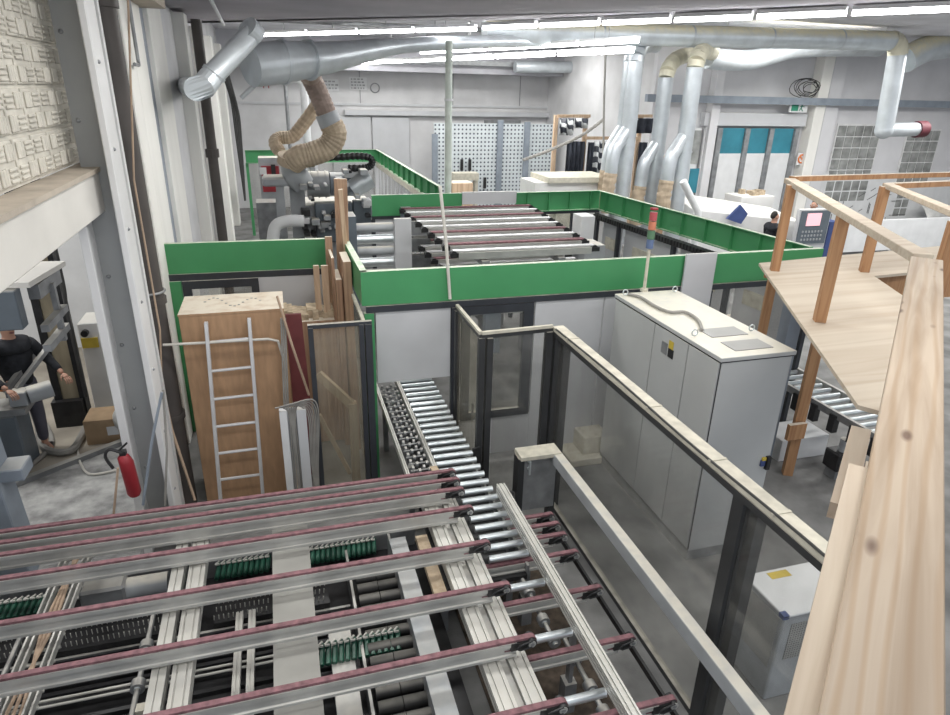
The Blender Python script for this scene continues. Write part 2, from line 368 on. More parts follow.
# right wall pillars, niche wall, dark services rail
for i, x in enumerate((750-12, 812, 822)):
    pass
def rx(px, py): return at(px, py, Y=YR)
for i, (p0, p1) in enumerate([((706, 110), (714, 110)), ((806, 110), (816, 110)), ((818, 110), (831, 110))]):
    xa, xb = rx(*p0).x, rx(*p1).x
    S('trim_%d' % (30+i), B((xa, YR-.3 if i != 1 else YR-.38, 0), (xb, YR, 5.88)), ['wall_r', 'pil', 'wall_r'][i], bevel=.01)
zt = rx(750, 124).z
S('trim_34', B((rx(700, 122).x, YR-.22, zt-.05), (rx(801, 124).x, YR, zt+.32)), 'panel', bevel=.01)
xr0 = rx(637, 101).x
q = thing('services_rail', 'dark blue-grey services rail running along the right wall above the teal doors', 'rail', ((xr0+26)/2, YR-.5, rx(750, 101).z))
zr = rx(750, 100).z
MB().profile((xr0, YR-.5, zr), (26, YR-.5, zr), .16, .2, 2).build('rail', 'bgl', q)
for k in range(9): MB().beam((xr0+.5+k*1.8, YR-.5, zr), (xr0+.5+k*1.8, YR, zr+.02), .05, .05).build('bracket', 'steeld', q)
# coil of cable on the rail
mb = MB(); c0 = rx(797, 88)
for k in range(7):
    r = .2+.045*k; mb.tube([c0+V((math.cos(t*PI/8+k)*r*1.1+.05*math.sin(k*3), -.55+.03*k+.05*math.sin(t*.8), math.sin(t*PI/8+k)*r*(.62+.05*math.sin(t+k)))) for t in range(17-k % 3)], .011, 5)
tag(mb.build('cable_coil', 'cabled'), 'loose coil of dark cable resting on the services rail above the exit sign', 'cable')

# folding gate with teal upper panes
q = thing('folding_gate', 'tall grey folding gate with teal upper panes in right wall', 'door', (rx(755, 150).x, YR-.15, 0))
ztop, zmid = rx(750, 128).z, rx(750, 153).z
cols = [(719, 742), (744, 766), (768, 791)]
for k, (c0_, c1_) in enumerate(cols):
    xa, xb = rx(c0_, 128).x, rx(c1_, 128).x
    B((xa, YR-.16, 0), (xb, YR-.08, zmid)).build('lower_leaf', 'whitep', q, bevel=.01)
    B((xa, YR-.14, zmid), (xb, YR-.10, ztop)).build('pane', 'teal', q)
    B((xb, YR-.22, 0), (xb+.16, YR-.06, ztop)).build('stile', 'steeld', q)
B((rx(719, 128).x-.16, YR-.22, 0), (rx(719, 128).x, YR-.06, ztop)).build('stile', 'steeld', q)
B((rx(702, 128).x, YR-.16, 0), (rx(719, 128).x-.17, YR-.08, ztop)).build('side_leaf', 'whitep', q, bevel=.01)
# small teal door at the far left of the gate
q = thing('panel_door', 'narrow door with teal lower pane half hidden behind the rightmost vertical duct', 'door', (rx(694, 180).x, YR-.1, 0))
B((rx(686, 128).x, YR-.14, 0), (rx(699, 128).x, YR-.05, ztop)).build('door_leaf', 'whitep', q); B((rx(688, 165).x, YR-.16, rx(690, 192).z), (rx(697, 165).x, YR-.14, rx(690, 168).z)).build('pane', 'teal', q)
B((rx(690, 128).x, YR-.17, rx(690, 163).z), (rx(699, 128).x, YR-.14, rx(690, 130).z)).build('louvre', 'blockg', q)
# exit sign, warning sign
q = thing('exit_sign', 'small white and green emergency exit sign under the services rail', 'sign', rx(789, 107)+V((0, -.5, 0)))
c0 = rx(789, 107); B((c0.x-.32, YR-.42, c0.z-.14), (c0.x+.32, YR-.38, c0.z+.14)).build('sign_plate', 'whitep', q)
B((c0.x-.26, YR-.43, c0.z-.1), (c0.x-.02, YR-.42, c0.z+.1)).build('green_field', 'exitg', q)
mb = MB(); mb.ball((c0.x+.1, YR-.43, c0.z+.07), .025, 8, 6); mb.beam((c0.x+.1, YR-.43, c0.z+.05), (c0.x+.08, YR-.43, c0.z-.03), .03, .01, (0, 1, 0)); mb.beam((c0.x+.08, YR-.43, c0.z-.02), (c0.x+.16, YR-.43, c0.z-.1), .02, .01, (0, 1, 0)); mb.beam((c0.x+.08, YR-.43, c0.z-.02), (c0.x+.02, YR-.43, c0.z-.1), .02, .01, (0, 1, 0)); mb.beam((c0.x+.04, YR-.43, c0.z+.03), (c0.x+.2, YR-.43, c0.z+.02), .015, .01, (0, 1, 0))
mb.build('running_figure', 'exitg', q)
c0 = rx(796, 158); q = thing('warning_sign', 'square white and orange warning notice beside the folding gate', 'sign', (c0.x, YR-.25, c0.z))
B((c0.x-.16, YR-.24, c0.z-.18), (c0.x+.16, YR-.22, c0.z+.18)).build('sign_plate', 'whitep', q)
mb = MB(); mb.tube([(c0.x+.12*math.cos(t*PI/8), YR-.25, c0.z+.12*math.sin(t*PI/8)) for t in range(17)], .025, 6); mb.beam((c0.x-.08, YR-.25, c0.z+.08), (c0.x+.08, YR-.25, c0.z-.08), .04, .02, (0, 1, 0)); mb.build('ring_symbol', 'orange', q)
# glass block windows
def blocks(idx, label_px, cols, rows, w):
    (x0, y0) = label_px; p = rx(x0, y0); g = .035
    mb = MB(); mo = B((p.x-.04, YR-.03, p.z-rows*w-.04), (p.x+cols*w+.04, YR-.001, p.z+.04))
    for i in range(cols):
        for j in range(rows):
            xa = p.x+i*w+g/2; zb = p.z-j*w-g/2
            mb.box((xa, YR-.06, zb-w+g), (xa+w-g, YR-.02, zb))
    f = S('window_%d' % idx, mo, 'mortar'); o = mb.build('glass_blocks', 'blockg', f, bevel=.012)
blocks(1, (838, 125), 5, 7, .345); blocks(2, (908, 130), 4, 5, .345)
blocks(3, (897, 190), 2, 3, .3)
# ledge/pipe below right wall blocks: sketches on board
q = rx(845, 205)
mb = B((rx(806, 205).x, YR-.05, 0), (26.9, YR-.002, rx(860, 172).z)); S('trim_40', mb, 'whitep')
# scribbled planning marks on that lower wall board
mb = MB(); random.seed(3)
for k in range(26):
    c0 = rx(random.uniform(822, 900), random.uniform(182, 230)); a_ = random.choice([0, PI/2, .5]); l = random.uniform(.15, .5)
    mb.beam(c0+V((-math.cos(a_)*l/2, -.06, -math.sin(a_)*l/2)), c0+V((math.cos(a_)*l/2, -.06, math.sin(a_)*l/2)), .015, .01, (0, 1, 0))
tag(mb.build('pinned_cables', 'cabled', kind='stuff'), 'thin dark cable runs and fittings scattered over the white lower right wall', 'cable')
# crumpled plastic sheet on shelf far right
mb = MB(); c0 = rx(925, 204)
random.seed(5); n = 9; vs = []; fs = []
for i in range(n):
    for j in range(5):
        vs.append(c0+V(((i-4)*.18, -.4-.12*j+random.uniform(-.04, .04), random.uniform(-.08, .08)+.12*math.sin(i*.8)-.03*j*j)))
for i in range(n-1):
    for j in range(4): fs.append((i*5+j, i*5+j+1, (i+1)*5+j+1, (i+1)*5+j))
mb.add(vs, fs); o = mb.build('plastic_sheet', 'bag', smooth=True); sm = o.modifiers.new('s', 'SOLIDIFY'); sm.thickness = .01; tag(o, 'crumpled translucent plastic sheet lying on the shelf at the far right', 'plastic sheet')
c0 = rx(928, 214); q = thing('wall_shelf', 'shallow white shelf under the crumpled plastic sheet', 'shelf', (c0.x, YR-.4, c0.z))
B((c0.x-.9, YR-1.0, c0.z-.12), (c0.x+.9, YR-.05, c0.z-.08)).build('shelf_board', 'whitep', q)
for s_ in (-.8, .8): MB().beam((c0.x+s_, YR-.05, c0.z-.5), (c0.x+s_, YR-.9, c0.z-.12), .04, .04).build('bracket', 'steeld', q)

# ================================================================ CEILING LAMPS
def lamp_row(pa, pb, n, label, r=.03):
    nm_ = ['first', 'second', 'third', 'fourth', 'fifth', 'sixth']
    for k in range(n):
        a_ = pa.lerp(pb, (k+.03)/n); b2 = pa.lerp(pb, (k+.97)/n)
        q = thing('strip_lamp', nm_[k]+' lamp from the left in '+label, 'lamp', (a_+b2)/2, 'strip lamps in '+label)
        MB().beam(a_+V((0, 0, .06)), b2+V((0, 0, .06)), .12, .05).build('lamp_housing', 'whitep', q)
        MB().cyl(a_, b2, r, 8).build('tube', 'tube', q)
        c = (a_+b2)/2
        MB().cyl(c+V((0, 0, .08)), (c.x, c.y, 5.88), .008, 6).build('hanger', 'steeld', q)
lamp_row(at(262, 35, z=5.3), at(478, 29, z=5.3), 4, 'the nearest row above the wide grey duct')
lamp_row(at(482, 28, z=5.3), at(960, 9, z=5.3), 6, 'the row above the dusty yellow duct')
lamp_row(at(420, 53, z=5.15), at(640, 41, z=5.15), 5, 'the upper of the two far rows')
lamp_row(at(350, 64, z=5.0), at(636, 51, z=5.0), 6, 'the lowest row just above the back wall')
def area(x, y, z, sx, sy, e, rz=0, col=(1, .99, .96)):
    l = bpy.data.lights.new('strip_and_fill_light', 'AREA'); l.shape = 'RECTANGLE'; l.size = sx; l.size_y = sy; l.energy = e; l.color = col
    o = bpy.data.objects.new('strip_and_fill_light', l); C.objects.link(o); o.location = (x, y, z); o.rotation_euler = (0, 0, rz); return o

# ================================================================ LEFT SIDE: BEAM, BLOCK WALL, COLUMN, PIPE
S('wall_left_block', B((-1.72, -2, 3.66), (-1.56, 6.72, 5.4)), 'block')
q = bpy.data.objects['wall_left_block']
mb = MB(); bw, bh = .44, .30
for i in range(20):
    for j in range(6):
        y0 = 6.66-(i+1)*bw*.82+.02; z0 = 3.67+j*bh*.96+.012; y1 = y0+bw*.82-.04; z1 = z0+bh*.96-.025
        x0 = -1.56
        mb.box((x0, y0, z0), (x0+.02, y1, z1))
        hy = (y1-y0)
        # basket pattern: upright bars and lying bars in alternating fields
        for fy in range(2):
            for fz in range(2):
                a0 = y0+fy*hy/2+.012; a1 = a0+hy/2-.03; c0_ = z0+fz*(z1-z0)/2+.012; c1_ = c0_+(z1-z0)/2-.03
                for t in range(3):
                    if (fy+fz+i+j) % 2: mb.box((x0+.02, a0+(a1-a0)*(t+.15)/3, c0_), (x0+.036, a0+(a1-a0)*(t+.8)/3, c1_))
                    else: mb.box((x0+.02, a0, c0_+(c1_-c0_)*(t+.15)/3), (x0+.036, a1, c0_+(c1_-c0_)*(t+.8)/3))
mb.build('relief_blocks', 'block', q, bevel=.006)
S('trim_50', B((-1.56, -2, 3.3), (-1.36, 6.62, 3.62)), 'beam', bevel=.01)
S('trim_51', B((-1.56, -2, 3.62), (-1.34, 6.62, 3.655)), 'sill')
S('trim_52', B((-1.7, 6.73, 3.2), (-1.40, 7.1, 5.4)), 'beam')
# steel column: two flanges and a web
q = thing('steel_column', 'white riveted steel H-column at the corner of the open left bay', 'column', (-1.4, 6.1, 0))
B((-1.545, 5.85, 0), (-1.475, 6.2, 3.3)).build('flange', 'colw', q, bevel=.008)
B((-1.245, 5.80, 0), (-1.19, 6.12, 5.4)).build('flange', 'colw', q, bevel=.008)
B((-1.475, 6.03, 0), (-1.245, 6.09, 5.4)).build('web', 'colg', q)
mb = MB()
for k in range(7):
    mb.ball((-1.43, 6.03, .9+k*.62), .018, 8, 6)
    mb.ball((-1.19, 5.9, .7+k*.62), .016, 8, 6); 
mb.build('bolt', 'steeld', q)
B((-1.30, 6.25, 0), (-1.20, 6.32, 5.4)).build('cover_strip', 'colw', q)
q = thing('downpipe', 'thick dark brown downpipe with clamps beside the white steel column', 'pipe', (-1.25, 6.75, 0))
MB().cyl((-1.27, 6.72, 0), (-1.27, 6.72, 5.4), .125, 20).build('pipe', 'darkpipe', q, smooth=True)
for z in (1.05, 2.3, 4.85): MB().cyl((-1.27, 6.72, z), (-1.27, 6.72, z+.06), .145, 20).build('collar', 'darkpipe', q, smooth=True)
MB().tube([(-1.27+.14*math.cos(t*PI/8), 6.72+.14*math.sin(t*PI/8), 2.42) for t in range(17)], .012, 6).build('clamp', 'steeld', q)
q = thing('thin_downpipe', 'slim dark vertical pipe far along the left wall behind the pilasters', 'pipe', (-1.1, 13.6, 0))
MB().cyl((-1.1, 13.6, 0), (-1.1, 13.6, 5.3), .09, 12).build('pipe', 'darkpipe', q, smooth=True); MB().cyl((-1.1, 13.6, 3.0), (-1.1, 13.6, 3.15), .12, 12).build('collar', 'darkpipe', q)
# conduit and cables along the left wall
tag(MB().tube([(-1.3, 8.35, 5.35), (-1.3, 8.35, 4.5), (-1.3, 8.35, 4.45), (-1.3, 8.1, 4.45)], .02, 6).build('conduit', 'steeld'), 'short dark bent conduit high on the left wall', 'conduit')
o = MB(); random.seed(9)
for k in range(4):
    o.tube([(-1.15+.06*k, 20-.2*k, 4.6), (-.98+.05*k, 19.9, 3.9-.1*k), (-.95+.04*k, 20, 2.9), (-.9, 20, 1.2)], .03, 6, smooth=1)
tag(o.build('cable_bundle', 'cabled'), 'bundle of dark cables hanging in the far left corner of the hall', 'cable')
pA, pB = at(196, -25, z=5.3), at(224, 27, z=5.3)
tag(MB().cyl((pA.x, pA.y, 5.34), (pB.x, pB.y, 5.34), .03, 8).build('ceiling_conduit', 'whitep'), 'white rod-like conduit on the low ceiling at upper left', 'conduit')
S('trim_53', B((-1.45, 8.4, 5.1), (-1.1, 9.6, 5.4)), 'sill')

# extinguisher on column
c0 = at(126, 470, Y=5.72); q = thing('fire_extinguisher', 'red fire extinguisher with black nozzle hung at the foot of the white column', 'fire extinguisher', (c0.x, c0.y, c0.z-.25))
MB().tube([c0+V((.03, 0, -.27)), c0+V((.03, 0, -.24)), c0+V((.015, 0, .08)), c0+V((0, 0, .14)), c0+V((0, 0, .17))], [.046, .06, .06, .05, .018], 14).build('cylinder', 'red', q, smooth=True)
MB().box(c0+V((-.02, -.03, .16)), c0+V((.03, .03, .2))).build('valve', 'blackm', q)
MB().tube([c0+V((0, -.02, .19)), c0+V((-.09, -.03, .24)), c0+V((-.13, -.03, .17)), c0+V((-.09, -.03, .05))], .014, 6, smooth=1).build('hose', 'blackm', q)
MB().beam(c0+V((-.03, 0, .2)), c0+V((.05, 0, .27)), .02, .015).build('handle', 'blackm', q)
MB().box(c0+V((-.35, .0, -.08)), c0+V((-.06, .03, -.05))) 
# ropes tied to the pipe
k0 = V((-1.13, 6.5, 1.55))
tag(MB().tube([at(128, 0, Y=6.5), at(134, 180, Y=6.5), at(160, 330, Y=6.45), at(162, 385, Y=6.45)], .009, 6).build('rope', 'rope'), 'thin tan cord hanging in front of the dark downpipe', 'rope')
tag(MB().tube([at(162, 385, Y=6.4), at(172, 430, Y=6.35), at(195, 500, Y=6.2)], .014, 6).build('stick', 'rope'), 'thin brown stick leaning on the dark downpipe', 'stick')
tag(MB().tube([at(162, 392, Y=5.6), at(152, 440, Y=5.55), at(143, 505, Y=5.5)], .013, 6).build('cord', 'bgl'), 'pale blue cord stretched down across the white column', 'cord')
tag(MB().tube([at(163, 390, Y=5.62), at(167, 450, Y=5.6), at(165, 505, Y=5.6)], .011, 6).build('cord', 'cable'), 'grey-brown cord hanging straight down the white column', 'cord')
tag(MB().tube([at(118, 468, Y=5.6), at(115, 500, Y=5.6), at(113, 522, Y=5.6)], .011, 6).build('stick', 'rope'), 'thin brown stick standing below the red extinguisher', 'stick')

# ================================================================ LEFT ROOM
q = thing('machine_post', 'stained yellowish upright slab between black edges in the left room', 'post', (-2.9, 8.9, 0))
pb, pt = at(64, 440, z=0), at(64, 440, z=0)
b0 = at(58, 400, Y=9.0); b1 = at(84, 400, Y=9.0)
B((b0.x+.06, 9.0, 0), (b1.x-.04, 9.14, 3.3)).build('slab', 'conc', q)
B((b0.x-.03, 8.98, 0), (b0.x+.06, 9.16, 3.3)).build('edge', 'blackm', q)
B((b1.x-.04, 8.98, .1), (b1.x+.02, 9.16, 3.3)).build('edge', 'blackm', q)
mb = MB().tube([(b1.x+.06, 8.97, 3.2), (b1.x+.07, 8.97, 2.0), (b1.x+.04, 8.97, 1.5), (b1.x+.04, 8.97, .4)], .022, 8, smooth=1); mb.build('cable_hose', 'cabled', q)
B((b0.x-.06, 8.9, 0), (b1.x, 9.2, .38)).build('foot', 'blackm', q)
c0 = at(108, 322, Y=9.4); c1 = at(76, 322, Y=9.4); cz = c0.z
q = thing('switch_cabinet', 'light grey switch cabinet with yellow label behind the white column', 'cabinet', ((c0.x+c1.x)/2, 9.6, 0))
B((c1.x, 9.4, 0), (c0.x+.35, 9.9, cz)).build('body', 'white', q, bevel=.01)
yl = at(90, 343, Y=9.38); B((yl.x-.1, 9.375, yl.z-.07), (yl.x+.1, 9.399, yl.z+.07)).build('label_plate', 'yellow', q)
MB().cyl((yl.x-.03, 9.32, yl.z+.15), (yl.x-.03, 9.4, yl.z+.15), .045, 12).build('knob', 'blackm', q)
# big saw body top left of the room
c0 = at(0, 292, Y=6.6); c1 = at(24, 330, Y=6.6)
q = thing('saw_machine', 'dark blue-grey machine head under pale boards in the left room', 'machine', (c0.x, 7.0, 0))
B((c0.x-1.2, 6.6, c1.z), (c1.x, 6.75, c0.z)).build('head_box', 'bluegrey', q, bevel=.01)
mb = MB(); mb.beam((c1.x-.12, 6.7, c0.z+.03), (c1.x-.02, 7.5, c0.z+.03), .45, .05); mb.build('pale_table', 'beam', q)
mb = MB(); mb.beam((c1.x+.05, 6.9, c0.z-.1), (c1.x+.08, 7.5, c0.z-.1), .1, .14); mb.build('guide', 'steeld', q)
for dx, dz in ((.12, .42), (.1, .62)):
    MB().beam((c1.x+dx, 6.75, c0.z-dz), (c1.x+dx+.02, 7.35, c0.z-dz+.02), .07, .07).build('arm', 'steeld', q)
MB().beam((c1.x+.12, 7.2, c0.z-.1), (c1.x+.12, 7.2, c0.z-.7), .05, .06).build('strut', 'steeld', q)
B((c0.x-1.2, 6.75, 0), (c0.x-.9, 7.4, c1.z)).build('stand', 'bluegrey', q)
# motor and clutter at the worker's waist
c0 = at(30, 395, Y=7.9)
q = thing('motor_unit', 'dusty grey motor on a frame in front of the stained yellowish upright', 'motor', (c0.x, 7.9, 0))
MB().cyl(c0+V((-.02, 0, 0)), c0+V((.2, .1, .02)), .10, 16).build('motor', 'greyc', q, smooth=True)
B(c0+V((-.2, -.06, -.11)), c0+V((-.02, .12, .06))).build('gearbox', 'greyc', q, bevel=.01)
MB().beam(c0+V((-.15, .1, .05)), c0+V((.1, .5, .35)), .05, .05).build('lever', 'steeld', q)
MB().beam(c0+V((-.28, .1, .02)), c0+V((-.05, .5, .3)), .06, .05).build('lever', 'steeld', q)
B(c0+V((-.6, -.1, -.2)), c0+V((-.05, .25, -.12))).build('bracket', 'steeld', q)
B((c0.x-.85, 7.8, 0), (c0.x-.16, 8.2, c0.z-.2)).build('base_box', 'bluegrey', q, bevel=.02)
MB().ball(c0+V((-.3, .1, .08)), .05, 8, 6).build('orange_cap', 'orange', q)
c0 = at(10, 500, z=.5)
q = thing('steel_bracket', 'slanted blue-grey steel frame foot at the left edge behind the belts', 'bracket', (c0.x, 6.0, 0))
mb = MB(); p = at(0, 452, Y=5.75); p2 = at(22, 520, Y=5.75)
mb.beam((p.x-.17, 5.8, p.z+.12), (p2.x-.13, 5.8, p2.z-.6), .24, .3, (0, 1, 0)); mb.build('leg', 'bgl', q, bevel=.01)
B((p.x-.1, 5.7, p.z-.28), (p.x+.14, 5.95, p.z-.16)).build('lug', 'bgl', q, bevel=.01); B((p.x-.6, 5.6, 0), (p.x-.25, 6.2, p.z+.05)).build('body', 'bgl', q)
# hoses on the floor
hp = [(30, 405), (38, 425), (42, 445), (55, 452), (72, 450), (82, 435), (93, 412)]
tag(MB().tube([at(x, y, z=.06) for x, y in hp], .045, 8, smooth=1).build('floor_hose', 'cable'), 'thick grey hose curling over the floor by the cardboard box', 'hose')
hp = [(35, 408), (52, 440), (35, 462), (14, 470)]
tag(MB().tube([at(x, y, z=.04) for x, y in hp], .03, 8, smooth=1).build('floor_hose', 'cable'), 'thin grey hose looping left over the pale floor', 'hose')
hp = [(60, 452), (76, 449), (80, 462), (90, 474), (118, 470)]
tag(MB().tube([at(x, y, z=.02) for x, y in hp], .014, 8, smooth=1).build('floor_cable', 'cablew'), 'thin pale cable lying on the rough floor beside the extinguisher', 'cable')
c0, c1 = at(88, 446, z=0), at(128, 440, z=0)
q = thing('cardboard_box', 'brown cardboard box on the floor left of the white column', 'box', (c0.x+.3, c0.y+.2, 0))
B((c0.x, c0.y, 0), (c0.x+.62, c0.y+.4, .34)).build('carton', 'card', q); B((c0.x+.25, c0.y-.004, .12), (c0.x+.38, c0.y-.001, .24)).build('shipping_label', 'whitep', q)
MB().ball((c0.x+.47, c0.y+.02, .32), .14, 12, 8, (1, .8, 1.25)).build('plastic_wrap', 'bag', q, smooth=True)

# ---- people
def limb_mesh(name, joints, edges, m, parent, sub=2, root=0):
    rl = V(parent.location) if parent else V((0, 0, 0))
    me = bpy.data.meshes.new(name); me.from_pydata([V(j[:3])-rl for j in joints], edges, []); me.materials.append(M[m])
    o = bpy.data.objects.new(name, me); C.objects.link(o); o.parent = parent
    sk = o.modifiers.new('skin', 'SKIN'); sk.use_smooth_shade = True
    for i, j in enumerate(joints):
        v = me.skin_vertices[0].data[i]; v.radius = (j[3], j[4] if len(j) > 4 else j[3]); v.use_root = (i == root)
    ss = o.modifiers.new('sub', 'SUBSURF'); ss.levels = sub; ss.render_levels = sub
    return o
def person(loc, rz, label, arms, beard=False):
    L0 = V(loc); R = Matrix.Rotation(rz, 3, 'Z'); q = thing('person', label, 'person', loc)
    T = lambda x, y, z: tuple(L0+R@V((x, y, z)))
    # body faces -y before turning
    j = [T(0, 0, .95)+(.12, .085), T(0, 0, 1.12)+(.11, .075), T(0, 0, 1.32)+(.12, .075), T(0, 0, 1.45)+(.07, .06), T(0, -.01, 1.53)+(.055, .055), T(0, -.02, 1.60)+(.075, .085), T(0, -.02, 1.68)+(.078, .095), T(0, -.01, 1.74)+(.05, .06)]
    e = [(i, i+1) for i in range(7)]
    for s_, hand in ((1, arms[0]), (-1, arms[1])):
        b0 = len(j); j += [T(s_*.19, 0, 1.41)+(.042,), T(*hand[0])+(.038,), T(*hand[1])+(.03,)]; e += [(3, b0), (b0, b0+1), (b0+1, b0+2)]
        b1 = len(j); j += [T(s_*.09, 0, .88)+(.085,), T(s_*.1, -.02, .48)+(.058,), T(s_*.1, 0, .09)+(.038,), T(s_*.1, -.14, .04)+(.035,)]; e += [(0, b1), (b1, b1+1), (b1+1, b1+2), (b1+2, b1+3)]
    body = limb_mesh('body', j, e, 'skin', q)
    # head details
    MB().ball(T(0, -.115, 1.635), .016, 8, 6, (.8, 1, 1.3)).build('nose', 'skin', q, smooth=True)
    for s_ in (1, -1):
        MB().ball(T(s_*.032, -.098, 1.665), .011, 8, 6).build('eye', 'whitep', q, smooth=True)
        MB().ball(T(s_*.083, -.01, 1.64), .024, 8, 6, (.5, .8, 1.3)).build('ear', 'skin', q, smooth=True)
    MB().ball(T(0, -.108, 1.597), .02, 8, 6, (1.4, .5, .4)).build('mouth', 'redd', q, smooth=True)
    limb_mesh('hair', [T(0, -.05, 1.735)+(.06,), T(0, .02, 1.73)+(.085,), T(0, .055, 1.66)+(.072,), T(0, .05, 1.6)+(.05,)], [(0, 1), (1, 2), (2, 3)], 'hair', q)
    if beard: limb_mesh('beard', [T(-.06, -.03, 1.6)+(.02,), T(0, -.085, 1.565)+(.03,), T(.06, -.03, 1.6)+(.02,)], [(0, 1), (1, 2)], 'hair', q)
    j = [T(0, 0, .86)+(.175, .135), T(0, 0, 1.12)+(.165, .125), T(0, 0, 1.35)+(.195, .135), T(0, 0, 1.47)+(.135, .115), T(0, 0, 1.53)+(.075, .075)]; e = [(0, 1), (1, 2), (2, 3), (3, 4)]
    for s_, hand in ((1, arms[0]), (-1, arms[1])):
        b0 = len(j); w = V(hand[0]).lerp(V(hand[1]), .85)
        j += [T(s_*.19, 0, 1.41)+(.095,), T(*hand[0])+(.062,), T(*w)+(.045,)]; e += [(3, b0), (b0, b0+1), (b0+1, b0+2)]
    limb_mesh('sweater', j, e, 'cloth', q)
    j = [T(0, 0, 1.06)+(.15, .115), T(0, 0, .94)+(.165, .125)]; e = [(0, 1)]
    for s_ in (1, -1):
        b1 = len(j); j += [T(s_*.09, 0, .86)+(.1,), T(s_*.1, -.02, .48)+(.078,), T(s_*.1, 0, .12)+(.06,)]; e += [(1, b1), (b1, b1+1), (b1+1, b1+2)]
    limb_mesh('trousers', j, e, 'trousers', q)
    for s_ in (1, -1): MB().ball(T(s_*.1, -.06, .045), .06, 10, 6, (.9, 2.1 if abs(math.cos(rz)) > .7 else .9, .75)).build('shoe', 'blackm', q, smooth=True)
    for s_, hand in ((1, arms[0]), (-1, arms[1])):
        w = V(hand[1]); d = (V(hand[1])-V(hand[0])).normalized(); side = d.cross(V((0, 0, 1))).normalized(); dn = side.cross(d).normalized()*-1
        P = lambda a, b, c: T(*(w+d*a+side*b+dn*c))
        j = [P(0, 0, 0)+(.026, .018), P(.045, 0, 0)+(.036, .016), P(.085, 0, .004)+(.036, .014)]; e = [(0, 1), (1, 2)]
        limb_mesh('hand', j, e, 'skin', q)
        for k, (o_, ln) in enumerate(((-.028, .072), (-.01, .08), (.009, .075), (.027, .06))):
            limb_mesh('finger', [P(.075, o_, .003)+(.0085,), P(.085+ln*.45, o_*1.15, .008)+(.0082,), P(.085+ln*.8, o_*1.15, .028)+(.0075,), P(.085+ln*.9, o_*1.1, .05)+(.0065,)], [(0, 1), (1, 2), (2, 3)], 'skin', q)
        limb_mesh('thumb', [P(.02, .022*s_, .0)+(.011,), P(.05, .05*s_, .015)+(.0095,), P(.08, .055*s_, .035)+(.008,)], [(0, 1), (1, 2)], 'skin', q)
    return q
wp = at(14, 352, Y=8.3)
person((wp.x-.02, 8.3, 0), PI*.25, 'person in a black sweater and grey trousers at the machine in the left room', [((.34, -.05, 1.15), (.33, -.32, 1.02)), ((-.32, -.05, 1.15), (-.30, -.34, 1.05))])
hp_ = at(814, 206, Y=14.3)
person((hp_.x, 14.3, 0), -PI*.35, 'bearded person behind the machine control panel, only the head showing', [((.3, -.1, 1.15), (.2, -.35, 1.1)), ((-.3, -.1, 1.15), (-.2, -.35, 1.1))], True)
hp_ = at(778, 200, Y=13.0)
person((hp_.x, 13.0, 0), PI*.5, 'person in black standing behind the timber railing post', [((.3, -.1, 1.15), (.2, -.35, 1.1)), ((-.3, -.1, 1.15), (-.2, -.35, 1.1))])

# ================================================================ BELT CONVEYOR TABLE (foreground)
q = thing('belt_conveyor', 'large foreground transfer table of long dusty red belts on aluminium arms', 'conveyor', (-.5, 3.5, 0))
BY = [5.11, 4.96, 4.80, 4.51, 4.03, 3.54, 3.03, 2.52, 2.02]
def belt_arm(Y, x0, x1, zt, par, h=.115, w=.05, tipr=.034):
    zc = zt-.02-h/2
    a = MB()
    # extruded arm: web with a flange top and bottom
    a.extr([(-w/2, -h/2), (w/2, -h/2), (w/2, -h/2+.02), (w/2-.012, -h/2+.024), (w/2-.012, h/2-.034), (w/2, h/2-.03), (w/2, h/2), (-w/2, h/2), (-w/2, h/2-.03), (-w/2+.012, h/2-.034), (-w/2+.012, -h/2+.024), (-w/2, -h/2+.02)], (x0, Y, zc), (x1-.12, Y, zc))
    o = a.build('belt_arm', 'alud', par)
    b = MB(); b.box((x0, Y-.019, zt-.018), (x1-.02, Y+.019, zt)); b.build('belt', 'belt', o)
    # belt wraps over the nose roller
    c = MB(); n = 10; pts = [(x1-.02+math.sin(t*PI/n)*tipr, zt-tipr+math.cos(t*PI/n)*tipr) for t in range(n+1)]
    c.add([(px_, Y+s_*.019, pz_) for px_, pz_ in pts for s_ in (-1, 1)], [(2*i, 2*i+1, 2*i+3, 2*i+2) for i in range(n)])
    c.box((x1-.2, Y-.019, zt-2*tipr-.006), (x1-.02, Y+.019, zt-2*tipr)); nb = c.build('belt_nose', 'belt', o)
    sg = nb.modifiers.new('s', 'SOLIDIFY'); sg.thickness = .006
    d = MB(); d.extr([(-.03, -.03), (.03, -.03), (.03, .03), (-.03, .03)], (x1-.16, Y, zt-.05), (x1-.04, Y, zt-.05)); d.build('nose_bracket', 'blackm', o)
    MB().cyl((x1-.02, Y-.04, zt-tipr), (x1-.02, Y+.04, zt-tipr), tipr-.006, 16).build('nose_roller', 'blackm', o, smooth=True)
    MB().cyl((x1-.02, Y-.047, zt-tipr), (x1-.02, Y-.04, zt-tipr), .014, 10).build('axle_cap', 'steeld', o)
    MB().cyl((x1-.02, Y-.044, zt-tipr), (x1-.02, Y-.04, zt-tipr), .026, 14).build('bearing_ring', 'alu', o)
    d = MB(); 
    d.tube([(x1-.02, Y-.043, zt-.012), (x1-.10, Y-.043, zt-.03), (x1-.13, Y-.043, zt-.055), (x1-.10, Y-.043, zt-.07), (x1-.02, Y-.043, zt-.06)], .006, 6); d.build('side_link', 'blackm', o)
for i, Y in enumerate(BY): belt_arm(Y, -4.6, 1.36, 1.0, q, tipr=.04)
zb = .80
